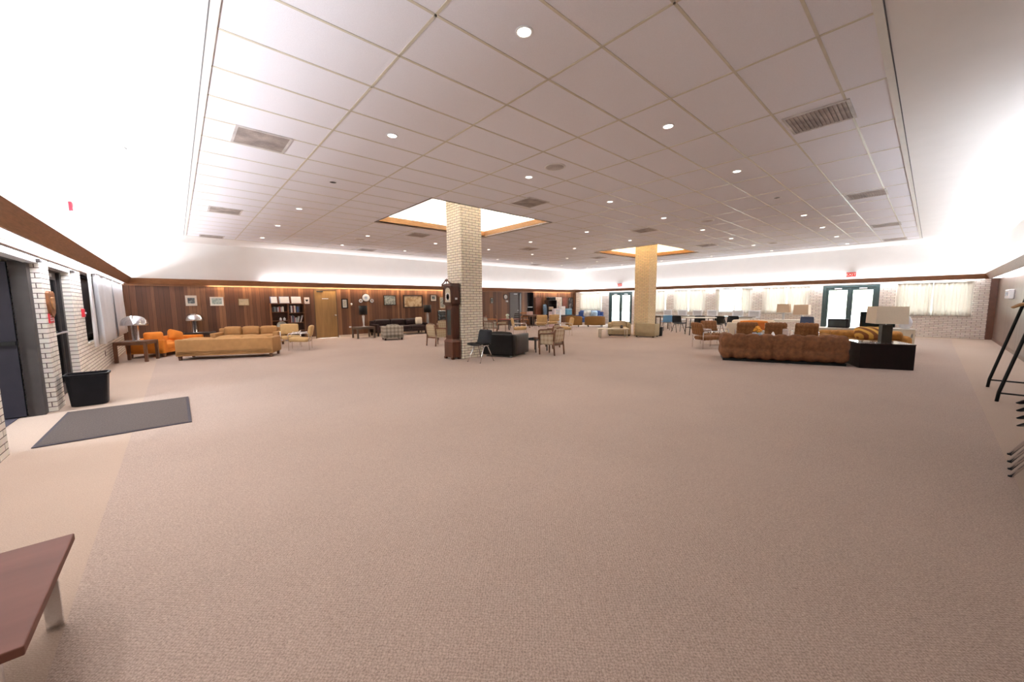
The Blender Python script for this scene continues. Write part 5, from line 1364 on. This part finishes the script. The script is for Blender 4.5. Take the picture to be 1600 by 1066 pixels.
# lit diffuser strips under the valance
for nm, l, q in (('strip_light', 'long white fluorescent strip under the timber valance on the left wall', (XL+.03, XL+.19, YR+.3, YB-.8)),
                 ('strip_light', 'long white fluorescent strip under the timber valance on the right wall', (9.0, XR-.8, YR+.001, YR+.19)),
                 ('strip_light', 'long white fluorescent strip under the timber valance on the window wall', (XR-.19, XR-.03, YR+.3, YB-.5))):
    t = thing(nm, l, 'light', (0, 0, 0))
    MB().box(q[0], q[1], q[2], q[3], 2.105, 2.115).build('diffuser', tube_white, t)
# light wells
for k, (x0, x1, y0, y1) in enumerate(WELLS):
    c = (1, .93, .80) if k == 0 else (1, .74, .42)
    p = 27
    xm, ym = (x0+x1)/2, (y0+y1)/2
    area('well_lamp', (x0-.17, ym, ZC+.09), UPR, .08, y1-y0, p*(y1-y0), c); area('well_lamp', (x1+.17, ym, ZC+.09), UPR, .08, y1-y0, p*(y1-y0), c)
    area('well_lamp', (xm, y0-.17, ZC+.09), UPR, x1-x0, .08, p*(x1-x0), c); area('well_lamp', (xm, y1+.17, ZC+.09), UPR, x1-x0, .08, p*(x1-x0), c)
# downlights
for x, y in LIT:
    l = bpy.data.lights.new('downlight_lamp', 'SPOT'); l.energy = 85; l.color = (1, .93, .87); l.spot_size = math.radians(125); l.spot_blend = .8; l.shadow_soft_size = .07
    o = bpy.data.objects.new('downlight_lamp', l); COL.objects.link(o); o.location = (x, y, ZC-.02)
# daylight
W = bpy.data.worlds.new('sky'); SC.world = W; W.use_nodes = True
N = W.node_tree.nodes; L = W.node_tree.links
sk = N.new('ShaderNodeTexSky'); sk.sky_type = 'NISHITA'; sk.sun_disc = False; sk.sun_elevation = math.radians(50); sk.sun_rotation = math.radians(200); sk.air_density = 1.5; sk.dust_density = 3
hs = N.new('ShaderNodeHueSaturation'); hs.inputs['Saturation'].default_value = .45
L.new(sk.outputs[0], hs.inputs['Color']); L.new(hs.outputs[0], N['Background'].inputs['Color'])
N['Background'].inputs['Strength'].default_value = 6
def portal(loc, rot, sx, sy):
    o = area('window_portal', loc, rot, sx, sy, 1); o.data.cycles.is_portal = True
for a, b, z0, z1 in [(*D3, 0, DOOR_Z), (*D4, 0, DOOR_Z)]+[(a, b, .84, 2.06) for a, b in WW]:
    portal((XR+.31, (a+b)/2, (z0+z1)/2), (0, PI/2, 0), z1-z0, b-a)
portal((XL-2.41, 6.75, 1.05), (0, -PI/2, 0), 2.1, .8)
# ================================================================== CAMERA
F_PX, YAW, PITCH, ROLL = 584.18, .7291, -.1014, -.0081
fw = Vector((math.sin(YAW)*math.cos(PITCH), math.cos(YAW)*math.cos(PITCH), math.sin(PITCH)))
r0 = Vector((math.cos(YAW), -math.sin(YAW), 0)); u0 = r0.cross(fw)
rt = r0*math.cos(ROLL)+u0*math.sin(ROLL); up = -r0*math.sin(ROLL)+u0*math.cos(ROLL)
cam = bpy.data.cameras.new('camera'); cam.sensor_fit = 'HORIZONTAL'; cam.sensor_width = 36; cam.lens = F_PX/1600*36; cam.clip_start = .02; cam.clip_end = 500
co = bpy.data.objects.new('camera', cam); COL.objects.link(co)
m4 = Matrix((rt, up, -fw)).transposed().to_4x4(); m4.translation = (0, 0, H_EYE); co.matrix_world = m4
SC.camera = co
vs = SC.view_settings
vs.view_transform = 'Standard'; vs.look = 'None'; vs.exposure = -.02; vs.gamma = 1; vs.use_curve_mapping = False
try:
    SC.cycles.use_light_tree = True; SC.cycles.max_bounces = 10; SC.cycles.diffuse_bounces = 6; SC.cycles.caustics_reflective = False; SC.cycles.sample_clamp_indirect = 8
except Exception: pass
